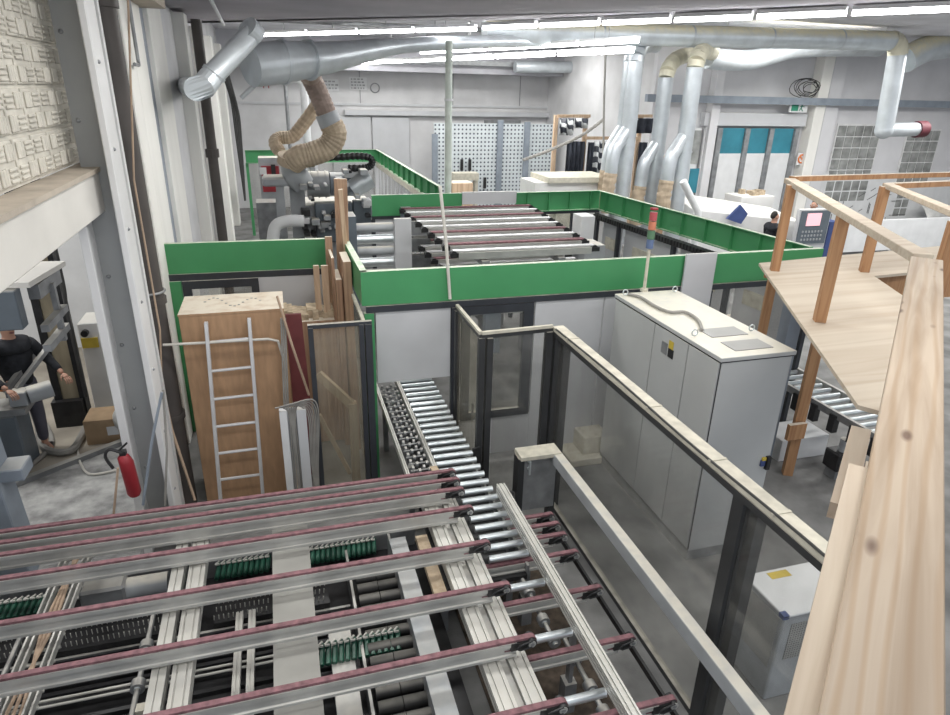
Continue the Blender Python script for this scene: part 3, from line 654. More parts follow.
# cross beams beneath the arms
mb = MB(); mb.profile((-.98, 2.0, zb), (-.98, 5.2, zb), .09, .09, 1); mb.profile((-.84, 2.0, zb), (-.84, 5.2, zb), .12, .09, 2, g=.01); mb.build('cross_beam', 'alu', q)
mb = MB(); mb.profile((1.07, 2.0, zb), (1.07, 5.2, zb), .12, .09, 2, g=.012); mb.build('cross_beam', 'alu', q)
mb = MB(); mb.profile((1.25, 2.0, zb), (1.25, 5.2, zb), .13, .09, 2, g=.012); mb.build('cross_beam', 'alu', q)
MB().beam((1.16, 2.0, zb-.01), (1.16, 5.2, zb-.01), .04, .05).build('gap_channel', 'steeld', q)
B((-.29, 2.0, zb-.01), (-.0, 5.0, zb+.0)).build('cover_plate', 'coverp', q)
B((.66, 2.0, .70), (.80, 4.6, .72)).build('side_rail', 'bgl', q)
mb = MB(); mb.beam((.93, 3.75, .72), (.93, 4.55, .72), .1, .05); mb.build('wooden_shim', 'frame', q)
# cable tray with rods
mb = MB()
for dx in (-.1, -.06, .06, .1): mb.beam((-1.78+dx, 2.2, .78), (-1.78+dx, 5.1, .78), .012, .05)
for k in range(24): mb.beam((-1.89, 2.3+k*.12, .75), (-1.67, 2.3+k*.12, .75), .02, .012)
mb.build('cable_tray', 'alu', q)
mb = MB()
for dx, m_ in ((-.03, 0), (0, 0), (.03, 0)): mb.tube([(-1.78+dx, 2.2, .78), (-1.78+dx*1.4, 3.4, .785), (-1.78-dx, 4.2, .79), (-1.78+dx, 5.1, .78)], .012, 6, smooth=1)
mb.build('cables', 'rope', q)
# drive shafts with couplings
def shaft(x, z, y0, y1, joints, par):
    s_ = MB().cyl((x, y0, z), (x, y1, z), .018, 10).build('drive_shaft', 'steeld', par, smooth=True)
    for y in joints:
        MB().cyl((x, y-.03, z), (x, y+.03, z), .045, 12).build('coupling', 'steeld', s_, smooth=True)
        MB().ball((x, y, z), .04, 10, 6).build('hub', 'steel', s_, smooth=True)
shaft(-1.12, .74, 2.6, 4.2, (2.62, 2.95, 3.2, 3.52, 3.85), q)
B((-1.1, 3.3, .72), (-1.0, 3.36, .76)).build('bracket', 'cream', q); B((-1.1, 2.8, .72), (-1.0, 2.86, .76)).build('bracket', 'cream', q)
shaft(-1.98, .70, 2.9, 4.3, (3.1, 3.62), q)
# legs
for x, y in ((-.9, 2.1), (-.9, 5.1), (1.16, 2.1), (1.16, 5.1), (-3.4, 5.1), (-3.4, 2.4)):
    B((x-.05, y-.05, 0), (x+.05, y+.05, zb-.045)).build('leg', 'steeld', q)
MB().profile((-3.4, 2.0, zb), (-3.4, 5.2, zb), .12, .09, 2).build('cross_beam', 'alu', q)
# motor block under the arms
c0 = at(110, 585, z=.62)
mb = MB().box((c0.x-.2, c0.y-.1, .45), (c0.x+.12, c0.y+.12, .66)); mb.build('drive_motor', 'steeld', q, bevel=.02)
mb = MB().cyl((c0.x+.12, c0.y, .56), (c0.x+.42, c0.y, .56), .085, 16); mb.build('drive_motor', 'greyc', q, smooth=True)

# lower roller and chain bed beneath the arms
q = thing('roller_bed', 'dark roller and chain bed low under the belt table', 'roller bed', (-.5, 3.4, 0))
B((-3.6, 2.0, .05), (.98, 5.0, .34)).build('base', 'blackm', q)
for k in range(20):
    Y = 2.1+k*.125
    for x0, x1 in ((.34, .5), (.505, .66)):
        MB().cyl((x0, Y, .56), (x1, Y, .56), .048, 12).build('rubber_roller', 'rubber', q, smooth=True)
B((.66, 2.0, .34), (.68, 4.7, .70)).build('side_plate', 'steeld', q); B((.29, 2.0, .34), (.31, 4.7, .60)).build('side_plate', 'steeld', q)
B((.08, 2.0, .34), (.24, 4.0, .55)).build('channel', 'steeld', q)
# chain rows (run across, below the arms)
def chain(Yc, x0, x1, zc, par):
    mb = MB(); g = MB(); n = int((x1-x0)/.045)
    for k in range(n):
        x = x0+k*.045
        mb.beam((x, Yc+.015, zc+.004), (x+.03, Yc+.05, zc+.004), .012, .012); mb.box((x, Yc-.0, zc), (x+.035, Yc+.012, zc+.012)); g.cyl((x+.01, Yc-.11, zc-.055), (x+.03, Yc+.05, zc-.02), .02, 6)
    a_ = g.build('chain_row', 'gchain', par); mb.build('chain_links', 'bristle', a_)
pc = at(60, 595, z=.5)
chain(pc.y, -3.0, -1.95, .5, q); chain(pc.y+.05, -.78, -.3, .5, q); chain(pc.y+.05, .0, .62, .5, q); chain(at(370, 640, z=.6).y, .0, .62, .62, q)
# brush combs
def comb(Yc, x0, x1, zc, par):
    b_0 = MB().box((x0, Yc-.14, zc-.16), (x1, Yc+.14, zc)).build('brush_block', 'blackm', par)
    mb = MB(); n = int((x1-x0)/.035)
    for k in range(n):
        for r_ in range(3):
            x = x0+k*.035+.012*r_; y = Yc-.1+.085*r_
            mb.beam((x, y, zc), (x+.004, y-.01, zc+.05), .006, .006)
    mb.build('bristles', 'bristle', b_0, kind='stuff')
pc = at(100, 628, z=.5); comb(pc.y, -3.3, -.95, .47, q); comb(pc.y, -.75, -.3, .47, q); comb(pc.y, .0, .12, .47, q)
pc = at(0, 645, z=.45)
for dy in (-.28, -.22): MB().box((-3.3, pc.y+dy-.012, .40), (.28, pc.y+dy+.012, .42)).build('guide_bar', 'steeld', q)
pc = at(130, 690, z=.5)
for dy in (0, .05): MB().cyl((-3.3, pc.y+dy, .5), (.2, pc.y+dy, .5), .009, 8).build('guide_rod', 'bristle', q)
for dy in (.14, .2, -.1, -.18, -.26): MB().box((-3.3, pc.y+dy-.015, .42), (.25, pc.y+dy+.015, .46)).build('guide_bar', 'blackm', q)
for x in (-.55, -.46): MB().profile((x, 2.1, .56), (x, 4.2, .56), .05, .05, 1).build('long_profile', 'alu', q)
B((-3.5, 4.95, .34), (.95, 5.0, .6)).build('back_plate', 'steeld', q)

# side panels of the table to the floor
# ================================================================ ROLLER CONVEYOR
q = thing('roller_conveyor', 'long conveyor of shiny steel rollers running under the white guard panel', 'conveyor', (1.4, 5.2, 0))
ys = [7.5-k*.135 for k in range(27)]+[3.64, 3.13, 2.62, 2.12]
for Y in ys:
    MB().cyl((1.36 if Y < 5.3 else 1.28, Y, .84), (1.69, Y, .84), .030, 14).build('roller', 'steel', q, smooth=True)
MB().profile((1.245, 5.25, .84), (1.245, 7.6, .84), .04, .09, 1).build('side_rail', 'alu', q)
B((1.655, 3.9, .72), (1.675, 7.6, .79)).build('side_rail', 'steeld', q)
for y in (4.2, 5.6, 7.3):
    for x in (1.05, 1.62): B((x-.03, y-.03, 0), (x+.03, y+.03, .78)).build('leg', 'steeld', q)
B((1.0, 3.9, .66), (1.66, 7.55, .70)).build('tray', 'blackm', q)
for k in range(16):
    Y = 7.4-k*.13; ax = MB().cyl((1.02, Y, .82), (1.22, Y, .82), .008, 6).build('wheel_axle', 'steeld', q)
    for x in (1.045, 1.10, 1.155, 1.2): MB().cyl((x-.012, Y+(.03 if int(x*1000) % 2 else -.03), .83), (x+.012, Y+(.03 if int(x*1000) % 2 else -.03), .83), .026, 10).build('skate_wheel', 'steeld', ax)
MB().profile((.98, 5.3, .80), (.98, 7.6, .80), .035, .07, 1).build('side_rail', 'alu', q)
MB().beam((1.24, 5.05, .9), (1.22, 5.35, .9), .07, .02).build('wooden_shim', 'frame', q)

# second short belt set beyond the rollers
q = thing('short_belt_conveyor', 'short transfer belts poking right past the shiny rollers', 'conveyor', (1.7, 3.6, 0))
for Y in (4.50, 4.36, 4.21, 3.97, 3.54, 3.03, 2.51, 2.0): belt_arm(Y, 1.3 if Y < 4.1 else 1.68, 2.12, .80, q, h=.09)
MB().profile((1.88, 1.9, .64), (1.88, 4.7, .64), .07, .07, 1).build('cross_beam', 'alu', q)
MB().beam((2.13, 2.0, .66), (2.13, 4.35, .66), .02, .05).build('edge_bar', 'blackm', q)
shaft(1.72, .62, 2.0, 3.3, (2.15, 2.35, 2.65, 2.85, 3.1), q)
shaft(1.62, .66, 3.2, 4.0, (3.25, 3.45, 3.75), q)
for x, y in ((1.88, 2.05), (1.88, 4.55)): B((x-.035, y-.035, 0), (x+.035, y+.035, .6)).build('leg', 'steeld', q)
# side guide of slotted aluminium
q = thing('side_guide', 'slim slotted aluminium guide beam angled over the short belts', 'guide rail', (1.65, 3.3, 0))
MB().profile((1.685, 1.9, 1.0), (1.685, 4.7, 1.0), .075, .10, 2, g=.012).build('guide_beam', 'alu', q)
for y in (2.3, 3.2, 4.1): B((1.73, y-.03, .3), (1.76, y+.03, .98)).build('stand', 'steeld', q)
MB().tube([(1.74, 4.62, 1.0), (1.8, 4.66, .95), (1.78, 4.6, .85)], .012, 6, smooth=1).build('cable', 'cabled', q)
for y in (2.3, 3.2, 4.1): B((1.70, y-.05, 0), (1.79, y+.05, .3)).build('foot', 'steeld', q)
# floor mat of offcuts under the transfer
tag(B((1.2, 2.4, 0), (2.15, 4.95, .012)).build('oily_floor_sheet', mat('oily_sheet', (.10, .075, .055), .8, 0, .4, 14, detail=9)), 'dark oily sheet with sawdust on the floor under the short belts', 'floor sheet')

# ================================================================ LOW RAIL AND END BOX
q = thing('low_guard_rail', 'low grey guard rail with dusty top running toward the camera inside the fence', 'guard rail', (2.42, 3.6, 0))
B((2.38, 1.6, .88), (2.47, 5.18, 1.0)).build('rail', 'greyc', q, bevel=.004)
B((2.05, 5.18, .35), (2.44, 5.24, 1.0)).build('end_plate', 'steeld', q, bevel=.004); B((2.04, 5.12, .97), (2.46, 5.32, 1.01)).build('cap', 'cream', q)
B((2.03, 5.16, 0), (2.09, 5.3, .97)).build('post', 'post', q); B((2.40, 5.2, 0), (2.46, 5.3, .97)).build('post', 'post', q)
for z in (.85, .93): MB().cyl((2.14, 5.16, z), (2.14, 5.18, z), .015, 8).build('bolt', 'steel', q)
B((2.14, 5.155, .78), (2.16, 5.18, .93)).build('latch', 'steel', q)

# ================================================================ GLASS GUARD FENCE (right)
q = thing('glass_guard_fence', 'long guard fence of dusty clear panes with cream dust on its top rail', 'fence', (2.6, 4, 0))
zt = 2.1
MB().beam((2.62, 1.6, zt-.03), (2.62, 5.79, zt-.03), .12, .035).build('top_rail', 'cream', q)
MB().beam((2.575, 1.6, zt-.075), (2.575, 5.79, zt-.075), .04, .05).build('rail_channel', 'post', q)
MB().tube([(2.56, 5.7, zt-.012), (2.567, 4.5, zt-.0), (2.56, 3.4, zt-.012), (2.565, 2.3, zt-.002), (2.56, 1.7, zt-.01)], .009, 6, smooth=1).build('cable', 'cabled', q)
for y in (5.4, 3.9, 3.1, 2.5): B((2.55, y, zt-.02), (2.68, y+.02, zt-.006)).build('clip', 'cream', q)
for y in (5.75, 2.80):
    B((2.57, y-.04, 0), (2.63, y+.06, zt-.09)).build('post', 'post', q); B((2.64, y-.10, 0), (2.72, y+.06, zt-.09)).build('post', 'post', q)
B((2.598, 2.84, .12), (2.606, 5.72, zt-.09)).build('pane', 'glass', q)
B((2.598, 1.6, .12), (2.606, 2.76, zt-.09)).build('pane', 'glass', q)
MB().beam((2.6, 1.6, .1), (2.6, 5.72, .1), .05, .05).build('bottom_rail', 'post', q)
# return side and gate leaf
q = thing('guard_fence_corner', 'short fence corner of clear panes and black posts beside the roller conveyor', 'fence', (2.0, 5.9, 0))
MB().beam((1.79, 5.72, zt), (2.55, 5.76, zt), .035, .03).build('top_rail', 'cream', q); MB().beam((1.79, 5.72, zt-.035), (2.55, 5.76, zt-.035), .03, .04).build('top_rail', 'post', q)
MB().beam((1.78, 5.72, zt), (1.78, 6.62, zt), .035, .03).build('top_rail', 'cream', q); MB().beam((1.78, 5.72, zt-.035), (1.78, 6.62, zt-.035), .03, .04).build('top_rail', 'post', q)
B((1.76, 5.70, 0), (1.82, 5.76, zt-.05)).build('post', 'post', q); B((1.84, 5.68, 0), (1.90, 5.76, zt-.05)).build('post', 'post', q)
B((1.75, 6.56, 0), (1.80, 6.62, zt-.05)).build('post', 'post', q); B((2.48, 5.72, 0), (2.545, 5.80, zt-.05)).build('post', 'post', q)
B((1.776, 5.78, .12), (1.784, 6.55, zt-.06)).build('pane', 'glassd', q); B((1.93, 5.738, .12), (2.47, 5.744, zt-.06)).build('pane', 'glass', q)
B((1.79, 6.0, 1.0), (1.81, 6.03, 1.2)).build('handle', 'blackm', q)
tag(MB().beam((1.86, 5.6, 0), (1.72, 5.6, .9), .08, .02).build('black_strip', 'blackm'), 'black plastic strip leaning at the foot of the fence corner post', 'strip')
tag(MB().tube([at(440, 186, Y=6.75), at(446, 240, Y=6.72), at(450, 299, Y=6.68)], .018, 8).build('thin_rod', 'cablew'), 'thin pale rod rising from the fence corner across the green beam', 'rod')

# ================================================================ ELECTRIC CABINET
X0, X1, Y0, Y1, ZT = 3.57, 4.33, 4.44, 6.38, 2.19
q = thing('electric_cabinet', 'tall light grey three-door electrical cabinet with dusty top behind the glass fence', 'cabinet', ((X0+X1)/2, (Y0+Y1)/2, 0))
B((X0+.02, Y0+.01, 0), (X1, Y1, .12)).build('plinth', 'steeld', q)
B((X0+.02, Y0, .12), (X1, Y1, ZT-.04)).build('body', 'cab', q, bevel=.006)
B((X0-.01, Y0-.02, ZT-.04), (X1+.02, Y1+.01, ZT)).build('roof', 'cab', q, bevel=.004)
B((X0+.0, Y0-.004, ZT-.055), (X1+.01, Y1, ZT-.04)).build('seal', 'dark', q)
ds = [Y0+.01, Y0+.48, Y0+1.08, Y1-.01]
for k in range(3):
    d = B((X0, ds[k]+.006, .16), (X0+.02, ds[k+1]-.006, ZT-.06)).build('door', 'cab', q, bevel=.003)
    B((X0+.015, ds[k]-.004, .14), (X0+.021, ds[k]+.006, ZT-.06)).build('door_gap', 'dark', d)
lb = at(671, 348, X=X0)
d = q
MB().add([(X0-.003, lb.y-.07, lb.z-.04), (X0-.003, lb.y+.07, lb.z-.04), (X0-.003, lb.y, lb.z+.08)], [(0, 1, 2)]).add([(X0-.003, lb.y-.045, lb.z-.15), (X0-.003, lb.y+.045, lb.z-.15), (X0-.003, lb.y+.045, lb.z-.05), (X0-.003, lb.y-.045, lb.z-.05)], [(0, 1, 2, 3)])
w_ = MB().box((X0-.004, lb.y-.04, lb.z-.01), (X0-.001, lb.y+.04, lb.z+.07)).build('warning_label', 'yellow', q)
B((X0-.006, lb.y-.055, lb.z-.1), (X0-.001, lb.y+.035, lb.z-.01)).build('lock_plate', 'blackm', q)
B((X0-.005, lb.y+.06, lb.z-.1), (X0-.001, lb.y+.16, lb.z+.02)).build('type_plate', 'steeld', q)
# vents on roof
for yy in (Y0+.10, Y0+.45):
    B((X0+.22, yy, ZT), (X1-.14, yy+.22, ZT+.006)).build('roof_vent', 'perf', q)
mb = MB()
for x in (X0+.06, X1-.07):
    for y in (Y0+.5, Y1-.1):
        mb.tube([(x+.03*math.cos(t*PI/6), y, ZT+.045+.03*math.sin(t*PI/6)) for t in range(13)], .007, 6)
mb.build('lifting_eye', 'steel', q)
# keys on end face
lb = at(766, 462, Y=Y0)
B((lb.x-.015, Y0-.035, lb.z-.07), (lb.x+.025, Y0, lb.z+.07)).build('main_switch', 'blackm', q); B((lb.x-.07, Y0-.02, lb.z-.03), (lb.x-.025, Y0, lb.z+.03)).build('key_tag', 'blue', q); B((lb.x-.06, Y0-.02, lb.z+.03), (lb.x-.02, Y0, lb.z+.06)).build('key_tag', 'yellow', q)
# cable on the roof
pts = [at(x, y, z=ZT+.02) for x, y in [(627, 294), (640, 297), (655, 306), (670, 312), (685, 312), (698, 320), (702, 330)]]
tag(MB().tube(pts, .016, 8, smooth=1).build('roof_cable', 'cable'), 'grey cable snaking over the dusty cabinet top', 'cable')
# signal tower
c0 = at(644, 291, z=ZT); q = thing('signal_tower', 'thin signal tower lamp with red, amber, green and blue segments on the cabinet', 'signal lamp', (c0.x, c0.y, ZT))
topz = at(650, 208, Y=c0.y).z; h4 = (topz-.02-ZT)
MB().cyl((c0.x, c0.y, ZT), (c0.x, c0.y, ZT+h4*.52), .018, 10).build('pole', 'cream', q)
MB().cyl((c0.x, c0.y, ZT), (c0.x, c0.y, ZT+.03), .045, 10).build('foot', 'cream', q)
seg = h4*.44/4
M['sb'] = mat('signal_blue', (.12, .17, .3), .3); M['sg'] = mat('signal_green', (.1, .2, .12), .3); M['sa'] = mat('signal_amber', (.55, .2, .12), .3); M['sr'] = mat('signal_red', (.45, .09, .1), .3)
for k, m_ in enumerate(('sb', 'sg', 'sa', 'sr')): MB().cyl((c0.x, c0.y, ZT+h4*.54+seg*k*1.02), (c0.x, c0.y, ZT+h4*.54+seg*(k+1)*.98), .042, 14).build('light_segment', m_, q, smooth=True)
MB().cyl((c0.x, c0.y, topz-.02), (c0.x, c0.y, topz), .044, 14).build('cap', 'red', q)

# white blocks on floor behind glass
c0 = at(600, 455, z=0)
tag(B((c0.x-.3, c0.y-.1, .1), (c0.x+.05, c0.y+.2, .34)).build('beige_block', 'cream', bevel=.01), 'beige block stacked on the pale slab behind the glass fence', 'block')
tag(B((c0.x-.5, c0.y-.2, 0), (c0.x+.1, c0.y+.25, .1)).build('pale_slab', 'cream', bevel=.01), 'pale slab on the floor between fence and cabinet', 'slab')
# drive box with perforated sides
q = thing('fan_housing', 'white sheet-metal fan box with yellow label and perforated sides near lower right', 'machine', (3.6, 3.2, 0))
z_ = .85; a_, b2, c2 = at(744, 572, z=z_), at(762, 620, z=z_), at(818, 577, z=z_)
B((a_.x-.0, b2.y+.0, 0), (a_.x+.62, a_.y-.05, z_-.02)).build('body', 'greyc', q, bevel=.01)
B((a_.x-.02, b2.y-.02, z_-.02), (a_.x+.64, a_.y-.03, z_)).build('lid', 'whitep', q, bevel=.005)
B((a_.x+.08, b2.y-.006, .4), (a_.x+.54, b2.y-.001, .74)).build('front_grille', 'perf', q)
pg = holes('perforated_side', (.33, .33, .32), (.03, .03, .03), 45.0)
B((a_.x-.006, b2.y+.04, .3), (a_.x-.001, a_.y-.1, .78)).build('side_grille', 'perf', q)
B((a_.x+.16, a_.y-.13, z_), (a_.x+.34, a_.y-.06, z_+.003)).build('yellow_label', 'yellow', q)
B((a_.x-.03, b2.y-.02, z_-.03), (a_.x+.02, b2.y+.03, z_+.005)).build('blue_tag', 'blue', q)
# small grey items between low rail and fence
c0 = at(735, 640, z=.1); q = thing('pedal_box', 'small grey pedal box on the floor left of the fan box', 'box', (c0.x, c0.y, 0))
B((c0.x-.1, c0.y-.1, 0), (c0.x+.15, c0.y+.1, .16)).build('housing', 'greyc', q, bevel=.02); B((c0.x-.05, c0.y-.07, .16), (c0.x+.08, c0.y+.05, .18)).build('pedal', 'steeld', q)

# ================================================================ GREEN ENCLOSURES
gz0, gz1 = 2.13, 2.5
def green_beam(p0, p1, par, z0=gz0, z1=gz1, ribs=0, side=1, name='green_beam'):
    """channel: tall web with a flange top and bottom; ribs stiffen one side"""
    p0 = V((p0[0], p0[1], 0)); p1 = V((p1[0], p1[1], 0)); h = z1-z0; m = MB(); f = .07*side
    m.extr([(0, z0), (f, z0), (f, z0+.015), (.012*side, z0+.015), (.012*side, z1-.015), (f, z1-.015), (f, z1), (0, z1)], p0, p1)
    if ribs:
        d = (p1-p0); r = d.normalized().cross(V((0, 0, 1)))
        for k in range(ribs):
            c = p0+d*((k+.5)/ribs); m.beam(c+r*f*.5+V((0, 0, z0)), c+r*f*.5+V((0, 0, z1)), .06, .012, d.normalized())
    return m.build(name, 'green', par)
# front enclosure
q = thing('front_enclosure', 'nearest machine enclosure with a green top beam over light grey panels', 'machine guard', (3.5, 6.75, 0))
YG = 6.72
green_beam((.76, YG), (4.78, YG), q, side=-1); green_beam((5.03, YG), (6.67, YG), q, side=-1)
wq = B((4.62, YG-.05, 1.62), (5.05, YG-.02, 2.53)).build('cover_panel', 'panel', q, bevel=.004)
MB().beam((.8, YG, gz0-.04), (6.67, YG, gz0-.04), .05, .07).build('dark_rail', 'anth', q)
B((.78, YG-.03, 0), (.88, YG+.05, gz0-.08)).build('green_post', 'green', q)
B((.90, YG-.01, 1.22), (1.73, YG+.02, gz0-.08)).build('panel', 'panel', q)
B((1.74, YG-.03, 0), (1.79, YG+.04, gz0-.08)).build('post', 'anth', q)
# window with dark frame
xa, xb = 1.86, 2.72; za, zb_ = .62, gz0-.08
for s_ in ((xa, za, xb, za+.1), (xa, zb_-.1, xb, zb_), (xa, za+.1, xa+.1, zb_-.1), (xb-.12, za+.1, xb, zb_-.1)):
    B((s_[0], YG-.02, s_[1]), (s_[2], YG+.03, s_[3])).build('window_frame', 'anth', q)
B((xa+.1, YG, za+.1), (xb-.12, YG+.006, zb_-.1)).build('pane', 'glass', q)
B((1.80, YG-.005, .12), (xa+.9, YG+.02, za)).build('panel', 'panel', q)
B((2.74, YG-.01, .12), (3.6, YG+.02, gz0-.08)).build('panel', 'panel', q); B((3.62, YG-.01, .12), (4.62, YG+.02, gz0-.08)).build('panel', 'panel', q)
B((5.03, YG-.03, 0), (5.08, YG+.04, gz0-.08)).build('post', 'anth', q); B((6.6, YG-.03, 0), (6.66, YG+.04, gz0-.08)).build('post', 'anth', q)
B((5.09, YG, .2), (6.6, YG+.008, gz0-.08)).build('pane', 'glass', q)
# left return of the front enclosure
green_beam((.76, YG+.01), (.74, 8.42), q, side=1, name='green_return')
B((.72, 6.4, 0), (.80, 6.5, 2.0)).build('green_post', 'green', q)
# right side beam with ribs and cable chain
q = thing('right_enclosure', 'ribbed green side beam of the enclosure sloping back beside the signal tower', 'machine guard', (6.3, 9.4, 0))
green_beam((6.12, 11.95), (6.62, 6.85), q, ribs=9, side=1)
mb = MB(); d0 = V((6.02, 11.8, gz0-.1)); d1 = V((6.45, 7.0, gz0-.1))
for k in range(60):
    c = d0.lerp(d1, k/60); mb.box(c+V((-.09, -.03, -.05)), c+V((.05, .03, .04)))
mb.build('cable_chain', 'blackm', q)
for t in (0, .16, .5, .78):
    c = d0.lerp(d1, t); B((c.x-.03, c.y-.04, 0), (c.x+.03, c.y+.04, gz0-.15)).build('post', 'anth', q)
for t0, t1 in ((.01, .15), (.17, .49), (.51, .77), (.79, .99)):
    c0_ = d0.lerp(d1, t0); c1_ = d0.lerp(d1, t1); MB().beam((c0_.x+.12, c0_.y, 1.05), (c1_.x+.12, c1_.y, 1.05), .02, 1.9).build('panel', 'panel', q)
    m0 = c0_.lerp(c1_, .2); m1 = c0_.lerp(c1_, .75); MB().beam((m0.x+.1, m0.y, 1.55), (m1.x+.1, m1.y, 1.55), .02, .22).build('window_slot', 'cream', q)
# back beam of that cell
q = thing('back_enclosure', 'green beam closing the rear of the stacker cell, grey gap in its middle', 'machine guard', (3.9, 11.95, 0))
xg0, xg1 = at(462, 195, Y=11.95).x, at(516, 195, Y=11.95).x
green_beam((1.6, 11.9), (xg0, 11.95), q, ribs=0, side=-1); green_beam((xg1, 11.95), (6.12, 12.0), q, ribs=4, side=1, name='green_beam')
B((xg0, 11.92, 2.3), (xg1, 11.98, 2.52)).build('grey_filler', 'panel', q)
MB().beam((1.6, 11.95, gz0-.03), (6.12, 11.98, gz0-.03), .05, .06).build('dark_rail', 'anth', q)
for x in (1.62, xg0, xg1, 5.55, 6.08): B((x-.035, 11.93, 0), (x+.035, 12.0, gz0-.06)).build('post', 'anth', q)
B((1.6, 11.96, .1), (2.05, 11.98, gz0-.06)).build('panel', 'panel', q)
B((xg1+.05, 11.96, .1), (5.5, 11.975, gz0-.06)).build('pane', 'glass', q)
# left bar enclosure
q = thing('left_enclosure', 'green beam and post frame behind the particle board box', 'machine guard', (-.4, 8.45, 0))
green_beam((-1.38, 8.46), (.52, 8.42), q, side=-1)
MB().beam((-1.36, 8.45, gz0-.04), (.5, 8.42, gz0-.04), .05, .08).build('dark_rail', 'anth', q)
B((-1.36, 8.40, 0), (-1.22, 8.48, gz0-.08)).build('green_post', 'green', q)
xw0, xw1 = at(181, 275, Y=8.42).x, at(258, 275, Y=8.42).x
for s_ in ((xw0, 1.95, xw1, 2.05), (xw0, .8, xw0+.1, 1.95), (xw1-.09, .8, xw1, 1.95), (xw0, .7, xw1, .8)): B((s_[0], 8.38, s_[1]), (s_[2], 8.44, s_[3])).build('window_frame', 'anth', q)
B((xw0+.1, 8.41, .8), (xw1-.09, 8.415, 1.95)).build('pane', 'glass', q); B((xw1, 8.41, .1), (.5, 8.43, 2.05)).build('panel', 'panel', q)
# far enclosure
q = thing('far_enclosure', 'farthest green beam enclosure behind the tan hoses', 'machine guard', (1.2, 21, 0))
green_beam((-.8, 20.9), (3.07, 21.1), q, ribs=4, side=1)
for x in (-.78, 1.2, 3.0): B((x-.04, 20.95, 0), (x+.04, 21.03, gz0)).build('post', 'green' if x < 0 else 'panel', q)
green_beam((3.07, 21.1), (3.12, 12.9), q, ribs=12, side=1, name='green_side_beam')
MB().beam((3.02, 21.0, gz0-.06), (3.06, 13.0, gz0-.06), .06, .14).build('pale_rail', 'cream', q)
for k in range(12): c = V((3.03, 20.4-k*.65, 0)); B((c.x-.02, c.y-.03, 0), (c.x+.02, c.y+.03, gz0-.1)).build('post', 'panel', q)
B((3.06, 13.1, .1), (3.07, 20.9, gz0-.14)).build('pane', 'glass', q)
B((-.8, 20.98, .1), (3.0, 21.0, gz0-.02)).build('pane', 'glass', q)

# ================================================================ ALCOVE: box, ladder, boards
Yb = 6.62
a_, b2 = at(178, 315, Y=Yb), at(283, 307, Y=Yb); zb_ = a_.z
q = thing('particle_board_box', 'tall brown particle board box with dust-covered top in the left alcove', 'box', ((a_.x+b2.x)/2, 6.9, 0))
yk = at(197, 296, z=zb_).y
B((a_.x, Yb, 0), (b2.x, min(yk, 8.3), zb_-.02)).build('box_body', 'mdf', q, bevel=.004)
B((a_.x-.005, Yb-.005, zb_-.02), (b2.x+.005, min(yk, 8.3)+.005, zb_)).build('lid', 'mdf', q)
mb = MB(); random.seed(2)
for k in range(14): 
    t = k/13; p = at(205+55*t, 301-4*math.sin(t*9)+1, z=zb_); mb.box(p+V((-.012, -.01, 0)), p+V((.012, .01, .004)))
mb.build('paw_prints', 'steeld', q, kind='stuff')
# ladder
q = thing('ladder', 'silver aluminium ladder leaning on the particle board box', 'ladder', (-.6, 6.5, 0))
tl, tr_ = at(206, 322, Y=Yb-.06), at(249, 318, Y=Yb-.06); bl, br = at(224, 520, Y=Yb-.18), at(266, 520, Y=Yb-.18)
bl.z = max(bl.z, 0); br.z = max(br.z, 0)
for a0, b0_ in ((tl, bl), (tr_, br)):
    b1_ = b0_+(b0_-a0)*0; MB().beam((b0_.x, Yb-.3, 0), a0, .035, .06, (0, 1, 0)).build('stile', 'silver', q, bevel=.004)
    MB().box(V((b0_.x-.03, Yb-.34, 0)), V((b0_.x+.03, Yb-.26, .04))).build('rubber_foot', 'blackm', q)
b0l, b0r = V((bl.x, Yb-.3, 0)), V((br.x, Yb-.3, 0))
for k in range(7):
    t = (k+.5)/7.2; MB().cyl(b0l.lerp(tl, t), b0r.lerp(tr_, t), .016, 8).build('rung', 'silver', q)
tag(MB().tube([at(163, 345, Y=Yb-.09), at(200, 343, Y=Yb-.09), at(268, 339, Y=Yb-.09), at(278, 341, Y=Yb-.06), at(284, 360, Y=Yb-.02)], .014, 8).build('tie_cable', 'cablew'), 'pale cable stretched across the particle board box behind the ladder', 'cable')
tag(MB().tube([at(277, 296, Y=6.55), at(292, 345, Y=6.5), at(309, 395, Y=6.45)], .014, 6).build('stick', 'rope'), 'thin stick leaning from box corner to the small glass gate', 'stick')
mb = MB()
for k in range(3): mb.tube([at(281+2*k, 318, Y=6.56), at(284+2*k, 400, Y=6.5), at(288+2*k, 470, Y=6.45), V((at(288+2*k, 470, Y=6.45).x, 6.45, 0))], .01, 6)
tag(mb.build('wire_rope', 'cable'), 'twisted grey wires hanging at the right edge of the particle board box', 'wires')
c0, c1 = at(285, 315, Y=6.95), at(309, 410, Y=6.95)
q0 = MB().add([(c0.x, 6.95, c0.z), (c1.x, 6.95, c0.z), (c1.x, 6.99, c0.z), (c0.x, 6.99, c0.z), (c0.x, 6.95, 0), (c1.x+.05, 6.95, 0), (c1.x+.05, 6.99, 0), (c0.x, 6.99, 0)], [(0, 1, 2, 3), (4, 7, 6, 5), (0, 4, 5, 1), (1, 5, 6, 2), (2, 6, 7, 3), (3, 7, 4, 0)])
tag(q0.build('maroon_sheet', 'maroon'), 'maroon sheet standing upright beside the particle board box', 'sheet')
